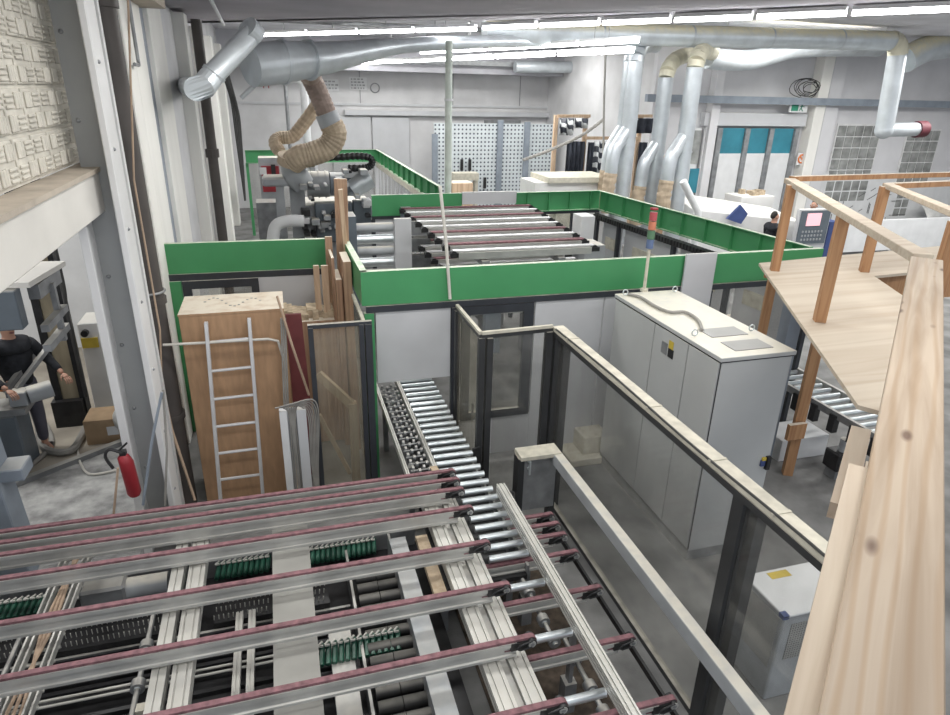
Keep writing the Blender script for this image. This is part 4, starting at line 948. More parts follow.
# cable channel
c0, c1 = at(279, 412, Y=6.1), at(306, 412, Y=6.1)
q = thing('cable_channel', 'open light grey cable channel full of wires in front of the maroon sheet', 'cable duct', ((c0.x+c1.x)/2, 6.1, 0))
w = c1.x-c0.x
B((c0.x, 6.1, 0), (c0.x+w*.28, 6.18, c0.z)).build('channel_side', 'whitep', q); B((c1.x-w*.36, 6.1, 0), (c1.x, 6.18, c0.z)).build('channel_side', 'panel', q); B((c0.x+w*.28, 6.16, 0), (c1.x-w*.36, 6.18, c0.z)).build('channel_back', 'panel', q)
B((c0.x+w*.42, 6.12, 0), (c0.x+w*.52, 6.14, c0.z-.1)).build('wooden_strip', 'board2', q)
mb = MB(); random.seed(4)
for k in range(7):
    x = c0.x+w*.34+k*w*.045; mb.tube([(x, 6.13, 0), (x+.01*math.sin(k), 6.12, c0.z*.6), (x, 6.11, c0.z-.02), (x+.04*(k-3), 6.09, c0.z+.05+.01*k), (c1.x+.02*k, 6.12, c0.z-.02), (c1.x+.01+.012*k, 6.14, c0.z*.5), (c1.x+.05, 6.14, .1)], .007, 5, smooth=1)
mb.build('wires', 'cable', q, kind='stuff')
# small glass gate
xa, xb = .17, .70; Yg = 6.30; zt2 = 2.08
q = thing('small_glass_gate', 'narrow black framed gate with dusty pane between box and roller conveyor', 'gate', (.45, Yg, 0))
B((xa, Yg-.03, 0), (xa+.05, Yg+.02, zt2)).build('post', 'anth', q); B((xb-.03, Yg-.03, 0), (xb+.02, Yg+.03, zt2)).build('post', 'anth', q); B((xb+.03, Yg-.03, 0), (xb+.1, Yg+.04, zt2)).build('post', 'anth', q)
MB().beam((xa, Yg, zt2+.01), (xb+.1, Yg, zt2+.01), .05, .04).build('top_rail', 'anth', q); B((xa+.05, Yg-.004, .1), (xb-.03, Yg+.002, zt2-.01)).build('pane', 'glassd', q)
q = thing('glass_side_panel', 'narrow clear side screen with pale top running back from the small gate', 'screen', (.74, 7.2, 0))
B((.735, 6.36, .1), (.741, 8.3, 2.03)).build('pane', 'glassd', q); MB().beam((.738, 6.36, 2.05), (.738, 8.3, 2.05), .035, .035).build('top_rail', 'cream', q); B((.71, 8.3, 0), (.76, 8.35, 2.05)).build('post', 'anth', q)
# wooden boards standing in the corner: (x left, x right at the top, y top, depth Y, lean px, material, label)
bs = [(334, 347, 179, 8.25, -6, 'board', 'tallest reddish board of the bundle rising above the green beam'),
      (325, 332, 180+57, 8.15, -3, 'board', 'short brown board left of the tallest board'),
      (313, 319, 266, 7.9, -1, 'board2', 'leftmost light board standing behind the small gate'),
      (321, 328, 266, 7.85, 0, 'board2', 'second light board from the left behind the small gate'),
      (331, 334, 258, 7.7, 0, 'board', 'very thin board between the light boards and the thick plank'),
      (336, 342, 280, 7.55, 0, 'board', 'narrow dark board right in front of the thick plank'),
      (343, 351, 262, 7.4, 1, 'board', 'thick plank with dusty deep top at the right of the bundle')]
for x0, x1, yt, Y, ln, m_, lab in bs:
    p0, p1 = at(x0, yt, Y=Y), at(x1, yt, Y=Y); w = p1.x-p0.x; cx_ = (p0.x+p1.x)/2
    dpt = .5 if 'thick' in lab else .05
    lx = ln*.012
    tag(MB().beam((cx_+lx, Y+dpt/2-.12*(dpt < .1), 0), (cx_, Y+dpt/2, p0.z), w, dpt, (0, 1, 0)).build('wooden_board', m_, bevel=.003), lab, 'board', 'boards leaning in the alcove')
x0, x1 = at(338, 190, Y=8.2), at(341, 190, Y=8.2)
tag(MB().beam((x0.x+.12, 8.1, 0), (x0.x+.02, 8.12, x0.z+.02), .05, .04, (0, 1, 0)).build('wooden_board', 'board2', bevel=.003), 'slim pale board laid against the front of the tallest board', 'board', 'boards leaning in the alcove')
# wooden frame behind gate
p0, p1, p2 = at(318, 374, Y=6.75), at(352, 405, Y=6.65), at(352, 480, Y=6.65)
q = thing('angled_timber', 'beige angled timber frame seen through the small gate pane', 'frame', (p1.x, 6.7, 0))
MB().beam(p0, p1, .06, .09).build('top_bar', 'frame', q); B((p1.x-.04, 6.6, 0), (p1.x+.05, 6.7, p1.z+.03)).build('upright', 'frame', q); MB().beam((p0.x-.02, 6.75, p0.z-.5), (p1.x-.06, 6.72, .1), .05, .04).build('brace', 'frame', q)
c0 = at(290, 303, Y=8.0); mb = MB(); random.seed(8)
for k in range(16): x = c0.x-.35+k*.06; zz = c0.z+random.uniform(-.1, .0); mb.box((x, 7.75+random.uniform(0, .1), zz-.2), (x+.07, 8.15, zz))
q = thing('offcut_stack', 'stack of dusty tan offcuts on a tall crate behind the particle board box', 'stack', (c0.x, 8, 0)); mb.build('offcuts', 'tan', q, kind='stuff'); B((c0.x-.37, 7.72, 0), (c0.x+.63, 8.2, c0.z-.16)).build('crate', 'board', q)

# ================================================================ STACKER inside the cell (three tiers of belt arms)
q = thing('tiered_stacker', 'stacker with tiers of pale belt arms inside the green cell', 'machine', (3.3, 10, 0))
def slim_arm(Y, x0, x1, zt, par):
    a = MB().beam((x0+.06, Y, zt-.07), (x1-.06, Y, zt-.07), .17, .09).build('belt_arm', 'alu', par)
    MB().box((x0, Y-.05, zt-.018), (x1, Y+.05, zt)).build('belt', 'belt' if int(Y*10) % 3 == 0 else 'silver', a)
    for x in (x0, x1):
        m = MB().cyl((x, Y-.06, zt-.045), (x, Y+.03, zt-.045), .045, 10); m.box((x-.05, Y-.07, zt-.09), (x+.07, Y-.05, zt-.03)); m.build('nose_roller', 'blackm', a)
for zt_, dx, ny in ((2.30, 0, 9), (1.90, .05, 8), (1.50, .05, 8)):
    for k in range(ny):
        Y = 8.35+.42*k; xl = 2.18+dx-.01*k; slim_arm(Y, xl, xl+2.05+.05*k, zt_, q)
for y in (8.5, 10.2, 11.6):
    B((2.62, y-.06, 0), (2.78, y+.06, 1.34)).build('stand', 'steeld', q); B((3.9, y-.06, 0), (4.05, y+.06, 1.34)).build('stand', 'steeld', q)
mb = MB(); 
for zt_ in (2.13, 1.73, 1.33):
    mb.beam((2.6, 8.2, zt_), (2.6, 11.8, zt_), .1, .07); mb.beam((3.7, 8.2, zt_), (3.7, 11.8, zt_), .1, .07)
mb.build('cross_beam', 'steeld', q)
B((2.1, 11.75, 0), (2.28, 11.85, 2.3)).build('end_column', 'bgl', q); B((2.55, 8.02, .9), (2.78, 8.14, 2.08)).build('front_column', 'bgl', q, bevel=.01)
B((4.62, 9.4, 1.4), (4.98, 9.9, 2.02)).build('side_box', 'greyc', q); B((4.42, 9.9, 1.2), (4.9, 11.4, 1.95)).build('side_box', 'greyc', q)
# machine inside the front cell, below the green: rollers & cables seen in window
c0 = at(345, 250, Y=9.5)
q = thing('drum_machine', 'machine with stacked grey drums left of the pale upright panel', 'machine', (1.2, 11, 0))
for k in range(7):
    z = 1.05+k*.19; MB().cyl((1.15, 10.6, z), (1.75, 10.6, z), .075, 14).build('drum', 'steel' if k % 2 else 'greyc', q, smooth=True)
B((1.0, 10.45, 0), (1.15, 10.9, 2.4)).build('side_frame', 'bluegrey', q); B((1.75, 10.4, 0), (2.02, 10.5, 2.35)).build('upright_panel', 'panel', q)
for k in range(5): B((2.04, 10.7, .9+k*.28), (2.4, 10.8, 1.12+k*.28)).build('louvre', 'steeld', q)
mb = MB()
for k in range(4): mb.tube([(.97, 10.4, 2.2-k*.1), (1.0, 10.35, 2.0-k*.1), (1.02, 10.4, 1.3-k*.08)], .015, 5, smooth=1)
mb.build('hoses', 'cabled', q)

# ================================================================ BACK LEFT EDGE MACHINE
Ym = 14.5
def A(x, y, Y=Ym): return at(x, y, Y=Y)
q = thing('edge_banding_machine', 'large dusty grey edge machine with hood and motors behind the left green beam', 'machine', (1.3, Ym, 0))
B((A(305, 200).x, Ym, 0), (A(372, 200).x, Ym+1.2, A(340, 205).z)).build('base', 'greyc', q)
B((A(314, 203).x, Ym-.25, A(330, 240).z), (A(351, 203).x, Ym, A(330, 201).z)).build('dark_cover', 'bluegrey', q, bevel=.02)
B((A(352, 203).x, Ym-.2, A(330, 225).z), (A(370, 203).x, Ym, A(330, 200).z)).build('dark_cover', 'bluegrey', q, bevel=.02)
MB().cyl(A(308, 186)+V((0, .3, 0)), A(330, 186)+V((0, .3, 0)), .27, 18).build('motor', 'greyc', q, smooth=True)
MB().cyl(A(331, 186)+V((0, .3, 0)), A(356, 186)+V((0, .3, 0)), .25, 18).build('motor', 'bgl', q, smooth=True)
for x in (312, 319, 326): MB().cyl(A(x, 186)+V((0, .3, 0)), A(x+1.2, 186)+V((0, .3, 0)), .29, 18).build('band', 'greyc', q, smooth=True)
MB().tube([A(352, 190), A(362, 183), A(371, 178)], [.2, .22, .2], 14).build('outlet', 'galvc', q, smooth=True)
MB().tube([A(292, 163), A(296, 175), A(305, 186)], [.24, .27, .22], 16, smooth=1).build('dust_hood', 'greyc', q, smooth=True)
B((A(262, 182).x, Ym-.1, A(280, 186).z), (A(292, 182).x, Ym+.5, A(280, 177).z)).build('table', 'greyc', q, bevel=.04)
B((A(276, 190).x, Ym, 0), (A(284, 190).x, Ym+.3, A(280, 186).z)).build('column', 'greyc', q); B((A(290, 195).x, Ym+.1, 0), (A(305, 195).x, Ym+.5, A(300, 188).z)).build('column', 'greyc', q)
mb = MB().tube([A(304, 221, 13.6), A(288, 221, 13.6), A(276, 226, 13.6), A(273, 240, 13.6), A(273, 262, 13.6)], .12, 12, smooth=1, per=4); mb.build('pale_pipe', 'whitep', q, smooth=True)
random.seed(12); mb = MB(); mc = MB()
for k in range(40):
    c = A(random.uniform(303, 370), random.uniform(168, 240), 14.1); s_ = random.uniform(.03, .09)
    MB().box(c-V((s_, s_, s_*.7)), c+V((s_, .3, s_*.7))).build('fitting', ['blackm', 'greyc', 'steeld', 'silver'][k % 4], q, bevel=.01)

B((A(345, 175).x, Ym, A(345, 178).z), (A(366, 175).x, Ym+.4, A(345, 171).z)).build('top_plate', 'whitep', q)
# energy chain loop
mb = MB(); pts = [A(348, 168), A(362, 168), A(370, 166), A(372, 161), A(368, 157), A(355, 156), A(340, 157), A(322, 157)]
mb.tube(pts, .07, 6, ridge=.25, smooth=1); tag(mb.build('energy_chain', 'blackm'), 'black looped energy chain above the edge machine', 'cable chain')
# red and grey cabinet behind
c0, c1 = A(258, 160, 17), A(279, 160, 17)
q = thing('red_switch_cabinet', 'grey switch cabinet with red door behind the left green beam', 'cabinet', ((c0.x+c1.x)/2, 17, 0))
B((c0.x, 17, 0), (c1.x, 17.5, A(260, 158, 17).z)).build('body', 'greyc', q); B((c0.x+.05, 16.97, A(260, 192, 17).z), (c1.x-.02, 17, A(260, 166, 17).z)).build('door', 'red', q)
c2 = A(263, 171, 16.96); B((c2.x-.08, 16.95, c2.z-.08), (c2.x+.08, 16.97, c2.z+.08)).build('notice', 'whitep', q); B((c1.x-.2, 16.93, c2.z-.15), (c1.x-.1, 16.97, c2.z+.15)).build('handle', 'blackm', q)
c0, c1 = A(256, 203, 16), A(277, 215, 16)
tag(B((c0.x, 16, 0), (c1.x, 16.6, c0.z)).build('steel_chest', 'steeld'), 'dull steel chest on the floor in front of the red door cabinet', 'chest')
tag(B((A(250, 225, 14).x, 12.6, 0), (A(275, 225, 14).x, 13.4, .02)).build('floor_sheet', 'tan'), 'tan dusty sheet on the floor by the pale bent pipe', 'sheet')
# tan hoses hanging from the duct
h1 = [at(308, 72, Y=14.2), at(316, 88, Y=14.2), at(323, 104, Y=14.2), at(329, 120, Y=14.2)]
q = thing('suction_hose', 'thick tan ribbed suction hose with grey cuff bending down to the machine', 'hose', (1.4, 14.3, 2.3))
MB().tube(h1, .19, 16, ridge=.06, smooth=1, per=8).build('upper_hose', 'hosed', q, smooth=False)
MB().cyl(at(326, 113, Y=14.2), at(331, 125, Y=14.2), .225, 16).build('cuff', 'greyc', q, smooth=True)
MB().tube([at(331, 124, Y=14.2), at(335, 134, Y=14.2), at(328, 147, Y=14.2), at(312, 154, Y=14.2), at(300, 157, Y=14.2), at(292, 163, Y=14.3)], .23, 16, ridge=.05, smooth=1, per=8).build('lower_hose', 'hose', q)
MB().tube([at(292, 156, Y=14.35), at(291, 164, Y=14.4)], .28, 16).build('hose_collar', 'hose', q)
tag(MB().tube([at(318, 104, Y=15.2), at(305, 122, Y=15.2), at(293, 136, Y=15.2), at(280, 138, Y=15.2), at(275, 143, Y=15.1), at(280, 152, Y=15)], .13, 12, ridge=.08, smooth=1, per=8).build('slim_hose', 'hose'), 'slimmer yellowish hose curling behind the thick tan hose', 'hose')
# white pipe bend on back wall
tag(MB().tube([at(286, 79, Y=22), at(298, 79, Y=22), at(303, 83, Y=22), at(304, 92, Y=22), V((at(304, 92, Y=22).x, 22, 0))], .12, 12).build('white_pipe', 'whitep', smooth=True), 'white pipe with a bend descending behind the tan hoses', 'pipe')
tag(MB().cyl(at(285, 82, Y=23.5), V((at(285, 82, Y=23.5).x, 23.5, 0)), .06, 8).build('grey_pipe', 'steeld', smooth=True), 'thin grey vertical pipe left of the white bent pipe', 'pipe')

# ================================================================ PEGBOARD AREA, RACKS
a_, b2 = at(436, 123, Y=YB), at(556, 193, Y=YB)
q = thing('pegboard', 'large perforated pale board with dark posts standing at the back wall', 'pegboard', ((a_.x+b2.x)/2, 24, 0))
Yp = 24.0; pl, pr = at(434, 123, Y=Yp), at(554, 123, Y=Yp)
B((pl.x, Yp, 0), (pr.x, Yp+.05, pl.z)).build('perforated_sheet', 'peg', q)
for x, yt in ((435, 134), (501, 120), (528, 122)):
    c = at(x, yt, Y=Yp-.1); B((c.x-.1, Yp-.12, 0), (c.x+.1, Yp-.01, c.z)).build('post', 'bgl', q)
c = at(456, 130, Y=Yp-.1); 
S('trim_60', B((at(484, 120, Y=YB).x, YB-.1, at(500, 135, Y=YB).z), (at(520, 120, Y=YB).x, YB-.01, at(500, 120, Y=YB).z)), 'steeld')
for k, (x, y) in enumerate([(462, 165), (470, 165), (462, 178), (475, 185), (485, 183)]):
    c = at(x, y, Y=Yp-.1); tag(MB().box(c-V((.05, .0, .2)), c+V((.05, .06, .2))).build('hand_tool', 'blackm'), ['small dark tool hung on the perforated board, upper left', 'small dark tool hung on the perforated board, just right of the upper left one', 'dark tool hung low on the perforated board below the upper left one', 'dark tool low on the perforated board above the beige crate', 'rightmost small dark tool hung on the perforated board'][k], 'tool')
c = at(460, 173, Y=22.5); c1 = at(478, 180, Y=22.5)
q = thing('beige_shelf', 'beige shelf board in front of the perforated board', 'shelf', (c.x, 22.5, 0)); B((c.x-.25, 22.4, c1.z), (c1.x, 22.9, c.z)).build('board', 'cream', q); B((c.x-.2, 22.5, 0), (c.x-.1, 22.8, c1.z)).build('leg', 'cream', q); B((c1.x-.1, 22.5, 0), (c1.x, 22.8, c1.z)).build('leg', 'cream', q)
c = at(452, 183, Y=19); c1 = at(473, 192, Y=19)
tag(B((c.x, 19, 0), (c1.x, 19.6, c.z)).build('timber_crate', 'board2', bevel=.02), 'pinkish timber crate beyond the grey gap in the green beam', 'crate')
# pale green vertical pipe
c = at(448, 192, Y=12.3)
q = thing('vertical_pipe', 'pale green-white vertical pipe rising from the stacker cell to the roof', 'pipe', (c.x, 12.3, 0))
MB().cyl((c.x, 12.3, 0), (c.x, 12.3, at(447, 41, Y=12.3).z), .065, 14).build('pipe', mat('pale_green_pipe', (.62, .68, .62), .5), q, smooth=True)
zc = at(447, 101, Y=12.3).z; MB().cyl((c.x, 12.3, zc), (c.x, 12.3, zc+.04), .085, 14).build('collar', 'whitep', q)
# abrasive belt rack
q = thing('abrasive_belt_rack', 'timber rack with black and white patterned abrasive belts hanging from it', 'rack', (9, 20, 0))
Yk = 17.2
def K(x, y): return at(x, y, Y=Yk)
for x in (557, 587, 642): c = K(x, 115); B((c.x-.05, Yk, 0), (c.x+.05, Yk+.1, c.z)).build('upright', 'board2', q)
for x0, x1, y in ((558, 590, 116), (584, 640, 138), (634, 652, 116)): MB().beam(K(x0, y), K(x1, y), .08, .08).build('crossbar', 'board2', q)
def hang(x0, x1, y0, y1, m_, nm='abrasive_belt'):
    a0, a1, b0 = K(x0, y0), K(x1, y0), K(x0, y1); n = 7; vs = []
    for k in range(n+1):
        t = k/n; x = a0.x+(a1.x-a0.x)*t; y = Yk-.12+.06*math.sin(t*12)
        vs += [(x, y, a0.z), (x, y, b0.z)]
    o = MB().add(vs, [(2*i, 2*i+1, 2*i+3, 2*i+2) for i in range(n)]).build(nm, m_, q, smooth=True)
    sd = o.modifiers.new('s', 'SOLIDIFY'); sd.thickness = .02
hang(566, 574, 141, 178, 'sandbelt'); hang(574, 583, 141, 180, 'sandbelt')
M['zig'] = None
zz = bpy.data.materials.new('zigzag_print'); zz.use_nodes = True; N = zz.node_tree.nodes; L = zz.node_tree.links
tc = N.new('ShaderNodeTexCoord'); wv = N.new('ShaderNodeTexWave'); wv.inputs['Scale'].default_value = 2.2; wv.inputs['Distortion'].default_value = 3; wv.bands_direction = 'DIAGONAL'
rp = N.new('ShaderNodeValToRGB'); rp.color_ramp.interpolation = 'CONSTANT'; rp.color_ramp.elements[0].color = (.03, .035, .05, 1); rp.color_ramp.elements[1].position = .55; rp.color_ramp.elements[1].color = (.6, .62, .63, 1)
L.new(tc.outputs['Object'], wv.inputs['Vector']); L.new(wv.outputs['Fac'], rp.inputs[0]); L.new(rp.outputs[0], N['Principled BSDF'].inputs['Base Color']); M['zig'] = zz
hang(592, 603, 141, 182, 'zig'); hang(604, 618, 141, 153, 'zig'); hang(603, 606, 155, 187, 'whitep'); hang(607, 614, 156, 188, 'sandbelt')
hang(559, 572, 118, 135, 'zig'); hang(574, 586, 118, 128, 'zig'); hang(636, 651, 118, 133, 'sandbelt'); hang(638, 645, 142, 193, 'sandbelt'); hang(587, 592, 142, 182, 'sandbelt')
tag(MB().tube([at(606, 40, Y=15), at(604, 100, Y=15), at(603, 185, Y=15)], .025, 6).build('hanging_cable', 'cable'), 'single grey cable hanging from the roof by the abrasive belts', 'cable')
tag(MB().tube([at(523, 160, Y=16), at(550, 150, Y=16), at(582, 135, Y=16), at(604, 119, Y=16)], .035, 6, ridge=.3, smooth=1, per=14).build('spiral_hose', 'cable'), 'coiled grey spiral hose slung across in front of the pegboard', 'hose')
q = thing('wall_fan', 'small round dark ventilator hanging on the back wall', 'fan', at(566, 100, Y=25.6))
c = at(566, 100, Y=25.6); MB().cyl(c, c+V((0, .3, 0)), .24, 18).build('grille', 'steeld', q, smooth=True)
for k in range(3): MB().tube([c+V((math.cos(t*PI/8)*(.08+.07*k), -.02, math.sin(t*PI/8)*(.08+.07*k))) for t in range(17)], .012, 5).build('ring', 'blackm', q)
MB().cyl(c+V((0, .1, .2)), c+V((0, .1, .85)), .03, 8).build('hanger', 'steeld', q)
# notices on the back wall
for k, (x0, y0, x1, y1, lab) in enumerate([(322, 79, 339, 91, 'faded lettered notice on back wall right of the upper hose'), (349, 77, 367, 90, 'framed lettered notice on back wall, left of the round mark')]):
    a_, b2 = at(x0, y0, Y=YB-.02), at(x1, y1, Y=YB-.02)
    q = thing('wall_notice', lab, 'notice', ((a_.x+b2.x)/2, YB-.02, b2.z))
    B((a_.x, YB-.03, b2.z), (b2.x, YB-.001, a_.z)).build('sheet', 'whitep', q)
    mb = MB(); random.seed(k+20)
    for r_ in range(4 if k else 3):
        z = a_.z-(a_.z-b2.z)*(r_+.6)/(4.2 if k else 3.4); x = a_.x+.06
        while x < b2.x-.12:
            l = random.uniform(.04, .12); mb.box((x, YB-.036, z-.03), (x+l, YB-.03, z+.02)); x += l+.04
    mb.build('lettering', 'steeld', q)
c = at(375, 88, Y=YB-.02); tag(MB().tube([(c.x+.16*math.cos(t*PI/8), YB-.02, c.z+.16*math.sin(t*PI/8)) for t in range(17)], .02, 6).build('ring_mark', 'steeld'), 'dark ring mark on the back wall', 'wall mark')
c = at(266, 85, Y=YB-.02); q = thing('red_letter', 'small red letter H painted on the back wall below the duct end', 'lettering', (c.x, YB-.02, c.z)); text('letter', 'H', (c.x, YB-.02, c.z), (PI/2, 0, 0), .35, 'red', q)

# ================================================================ DUCTS
def duct(pts, r, name, label, m='galv', smooth=1, bands=(), n=20, per=6):
    q = thing(name, label, 'duct', V(pts[0]))
    MB().tube(pts, r, n, smooth=smooth, per=per).build('duct_pipe', m, q, smooth=True)
    for (a_, b2, rr) in bands: MB().cyl(a_, b2, rr, n).build('joint_band', m, q, smooth=True)
    return q
# main duct along the roof, large left end
p = [at(250, 66, Y=11.3), at(283, 62, Y=11.6), at(325, 58, Y=12.0), at(400, 46, Y=13.0), at(480, 42, Y=13.6), at(560, 40, Y=14.3)]
q = duct(p, [.30, .31, .25, .13, .12, .12], 'wide_roof_duct', 'wide grey roof duct with a large bulging left end above the tan hoses', 'galvc', bands=[(at(281, 62, Y=11.6), at(284, 62, Y=11.62), .335), (at(308, 60, Y=11.8), at(310, 60, Y=11.82), .31)])
MB().tube([at(268, 74, Y=11.4), at(258, 82, Y=11.4), at(241, 98, Y=11.4)], .035, 8).build('stub_pipe', 'greyc', q)
tag(MB().cyl(at(308, 66, Y=13.2), at(311, 76, Y=14.2), .2, 14).build('duct_spigot', 'hosed', smooth=True), 'brown spigot joining the upper hose to the wide roof duct', 'duct joint')
# top dusty duct with elbow and drop
YD = 14.0
a_, e_ = at(480, 33, Y=14.3), at(900, 38, Y=YD); d_ = at(884, 130, Y=YD); f_ = at(920, 131, Y=YD)
e_.z = at(800, 35, Y=YD).z
rr = .215
q = thing('dusty_roof_duct', 'long roof duct with yellow dust on top turning down at the right', 'duct', a_)
dz = e_.z-.02
st = V((a_.x, YD, at(520, 33, Y=YD).z))
en = V((e_.x-.25, YD, dz))
MB().tube([st, en], rr, 24).build('duct_pipe', 'galv', q, smooth=True)
dirn = (en-st).normalized(); dx_ = V((d_.x, YD, d_.z)); top = V((e_.x+.02, YD, dz-.42))
el = MB(); n = 8; pts = []
for k in range(n+1):
    t = k/n*PI/2; pts.append(V((en.x+.30*math.sin(t), YD, dz-.30*(1-math.cos(t)))))
for k in range(n): el.cyl(pts[k]-(pts[k+1]-pts[k])*.05, pts[k+1]+(pts[k+1]-pts[k])*.05, rr*1.02 if k % 2 else rr*1.06, 20)
el.build('elbow', 'ducty', q, smooth=True)
MB().tube([pts[-1]-V((0, 0, -.02)), V((d_.x, YD, d_.z))], [rr*1.02, rr], 20).build('drop_pipe', 'galvc', q, smooth=True)
MB().ball(V((d_.x, YD, d_.z)), rr*1.03, 18, 10).build('lower_elbow', 'galvc', q, smooth=True)
MB().cyl((d_.x, YD, d_.z), (f_.x-.12, YD, d_.z+.02), rr*.78, 20).build('branch_pipe', 'galvc', q, smooth=True)
MB().cyl((f_.x-.15, YD, d_.z+.02), (f_.x+.12, YD, d_.z+.03), rr*.95, 20).build('clamped_end', 'redd', q, smooth=True)
for t in (.25, .46, .66, .85): c = st.lerp(en, t); MB().cyl(c-dirn*.02, c+dirn*.02, rr*1.03, 24).build('joint_band', 'galvc', q)
for t in (.55, .98): c = st.lerp(en, t); MB().cyl(c+V((0, 0, rr)), (c.x, c.y, 5.88), .012, 6).build('hanger', 'whitep', q)
# second duct behind
duct([at(706, 58, Y=15.0), at(750, 60, Y=15.6), at(800, 48, Y=15.9), at(880, 47, Y=16.0)], .24, 'rear_roof_duct', 'shorter galvanised duct running behind the dusty roof duct', 'galvc')
duct([at(905, 60, Y=15.5), at(930, 48, Y=15.5), at(975, 42, Y=15.5)], .34, 'right_roof_duct', 'fat galvanised duct leaving the picture at upper right', 'galv')
# left upper duct with elbow
l0, l1, l2 = at(252, 34, Y=10.2), at(214, 82, Y=9.6), at(190, 92, Y=9.4)
q = thing('left_wall_duct', 'slanted galvanised duct bending into the left wall near the ceiling', 'duct', l2)
MB().tube([l0, at(208, 80, Y=9.6)], .135, 20).build('duct_pipe', 'galvc', q, smooth=True)
MB().cyl(at(247, 27, Y=10.1), at(256, 36, Y=10.2), .15, 20).build('joint_band', 'galvc', q)
MB().tube([at(211, 77, Y=9.6), at(204, 86, Y=9.5), at(196, 89, Y=9.4), at(186, 86, X=-1.35), at(178, 80, X=-1.5)], .142, 20, ridge=.04).build('elbow', 'galvc', q, smooth=False)
MB().cyl(at(215, 72, Y=9.62), at(213, 75, Y=9.62), .15, 20).build('joint_band', 'galvc', q)
# three vertical ducts with pant-leg branches
def vduct(xt, yt, xb, yb, Y, r, bend, label, dusty):
    t_ = at(xt, yt, Y=Y); bx = t_.x
    q = thing('vertical_duct', label, 'duct', (bx, Y, .9), 'vertical ducts left of the folding gate')
    MB().cyl((bx, Y, .9), (bx, Y, t_.z), r, 20).build('duct_pipe', 'galvc', q, smooth=True)
    pts = []
    B3 = V(bend); n = 7
    T0 = V((bx, Y, t_.z))
    for k in range(n+1):
        t = k/n; pts.append(T0*(1-t)**2+V((bx, Y, t_.z+.45))*2*t*(1-t)+B3*t*t)
    e = MB()
    for k in range(n): e.cyl(pts[k], pts[k+1]+(pts[k+1]-pts[k])*.08, r*(1.03 if k % 2 else 1.0), 18)
    e.build('elbow', 'ducty' if dusty else 'galvc', q, smooth=True)
    for z in (t_.z-.02, t_.z-1.2, t_.z-1.75): MB().cyl((bx, Y, z), (bx, Y, z+.03), r*1.06, 20).build('joint_band', 'galvc', q)
    zz0 = t_.z-1.35
    MB().tube([(bx, Y, zz0), (bx-.22, Y-.05, zz0-.3), (bx-.38, Y-.1, zz0-.62), (bx-.4, Y-.1, zz0-1.6)], [r*.8, r*.85, r*.85, r*.85], 16, smooth=1).build('branch_pipe', 'galvc', q, smooth=True)
    MB().tube([(bx-.4, Y-.1, zz0-1.0), (bx-.42, Y-.1, zz0-1.4), (bx-.38, Y-.1, zz0-1.9)], r*.9, 14, ridge=.06, smooth=1).build('branch_hose', 'hose', q)
    return q
vduct(636, 62, 625, 190, 14.2, .17, at(655, 45, Y=14.8), 'leftmost of the three galvanised vertical ducts, grey bend', False)
vduct(630, 62, 620, 190, 14.6, .15, at(650, 46, Y=15.0), 'slim galvanised vertical duct close behind the leftmost one', False)
vduct(666, 78, 652, 190, 14.2, .17, at(690, 55, Y=15.5), 'middle galvanised vertical duct with a dusty top bend', True)
vduct(695, 68, 678, 190, 13.6, .18, at(712, 52, Y=14.6), 'rightmost galvanised vertical duct with a yellow dusty bend', True)
tag(MB().tube([at(683, 181, Y=12.8), at(690, 196, Y=12.8), at(698, 212, Y=12.8), V((at(700, 220, Y=12.8).x, 12.8, .0))], .08, 12).build('white_tube', 'whitep', smooth=True), 'slanted white tube at the foot of the rightmost vertical duct', 'tube')
# roof tube left behind
tag(MB().cyl(at(515, 67, Y=24), at(700, 68, Y=24), .2, 14).build('rear_wall_duct', 'galvc', smooth=True), 'grey horizontal duct high on the back wall under the lamps', 'duct')
# ---- roof services of the far bay
tag(MB().cyl((-1.3, 15.5, 5.5), (9, 15.5, 5.5), .05, 8).build('roof_conduit', 'steeld'), 'thin conduit across the pale roof behind the nearest lamps', 'conduit')

# ================================================================ RIGHT BACK MACHINES
Yq = 13.6
def Q(x, y, Y=Yq): return at(x, y, Y=Y)
q = thing('white_machine', 'long white machine housing with a blue flap behind the right green beam', 'machine', (10, 13.8, 0))
a_, b2 = Q(695, 197), Q(800, 225); z1, z0 = Q(700, 197).z, Q(790, 222).z
mb = MB(); xs = (Q(690, 200).x, Q(742, 200).x, Q(800, 200).x)
mb.add([(xs[0], 13.4, 0), (xs[2], 13.4, 0), (xs[2], 14.6, 0), (xs[0], 14.6, 0), (xs[0], 13.4, z1-.25), (xs[2], 13.4, z0+.05), (xs[2], 14.6, z0+.2), (xs[0], 14.6, z1)],
       [(0, 3, 2, 1), (4, 5, 6, 7), (0, 1, 5, 4), (1, 2, 6, 5), (2, 3, 7, 6), (3, 0, 4, 7)])
mb.build('housing', 'white', q, bevel=.02)
c = [Q(727, 219, 13.2), Q(741, 205, 13.2), Q(748, 214, 13.2), Q(741, 224, 13.2)]
mb = MB().add(c+[v+V((0, .06, 0)) for v in c], [(0, 1, 2, 3), (7, 6, 5, 4), (0, 4, 5, 1), (1, 5, 6, 2), (2, 6, 7, 3), (3, 7, 4, 0)]); mb.build('blue_flap', 'blue', q)
a_, b2 = Q(740, 206, 14.8), Q(775, 196, 14.8)
q = thing('dusty_cabinet', 'pale cabinet with offcuts heaped on its dusty top before the folding gate', 'cabinet', ((a_.x+b2.x)/2, 15, 0))
B((a_.x, 14.8, 0), (b2.x, 15.5, b2.z)).build('body', 'white', q, bevel=.01)
mb = MB(); random.seed(6)
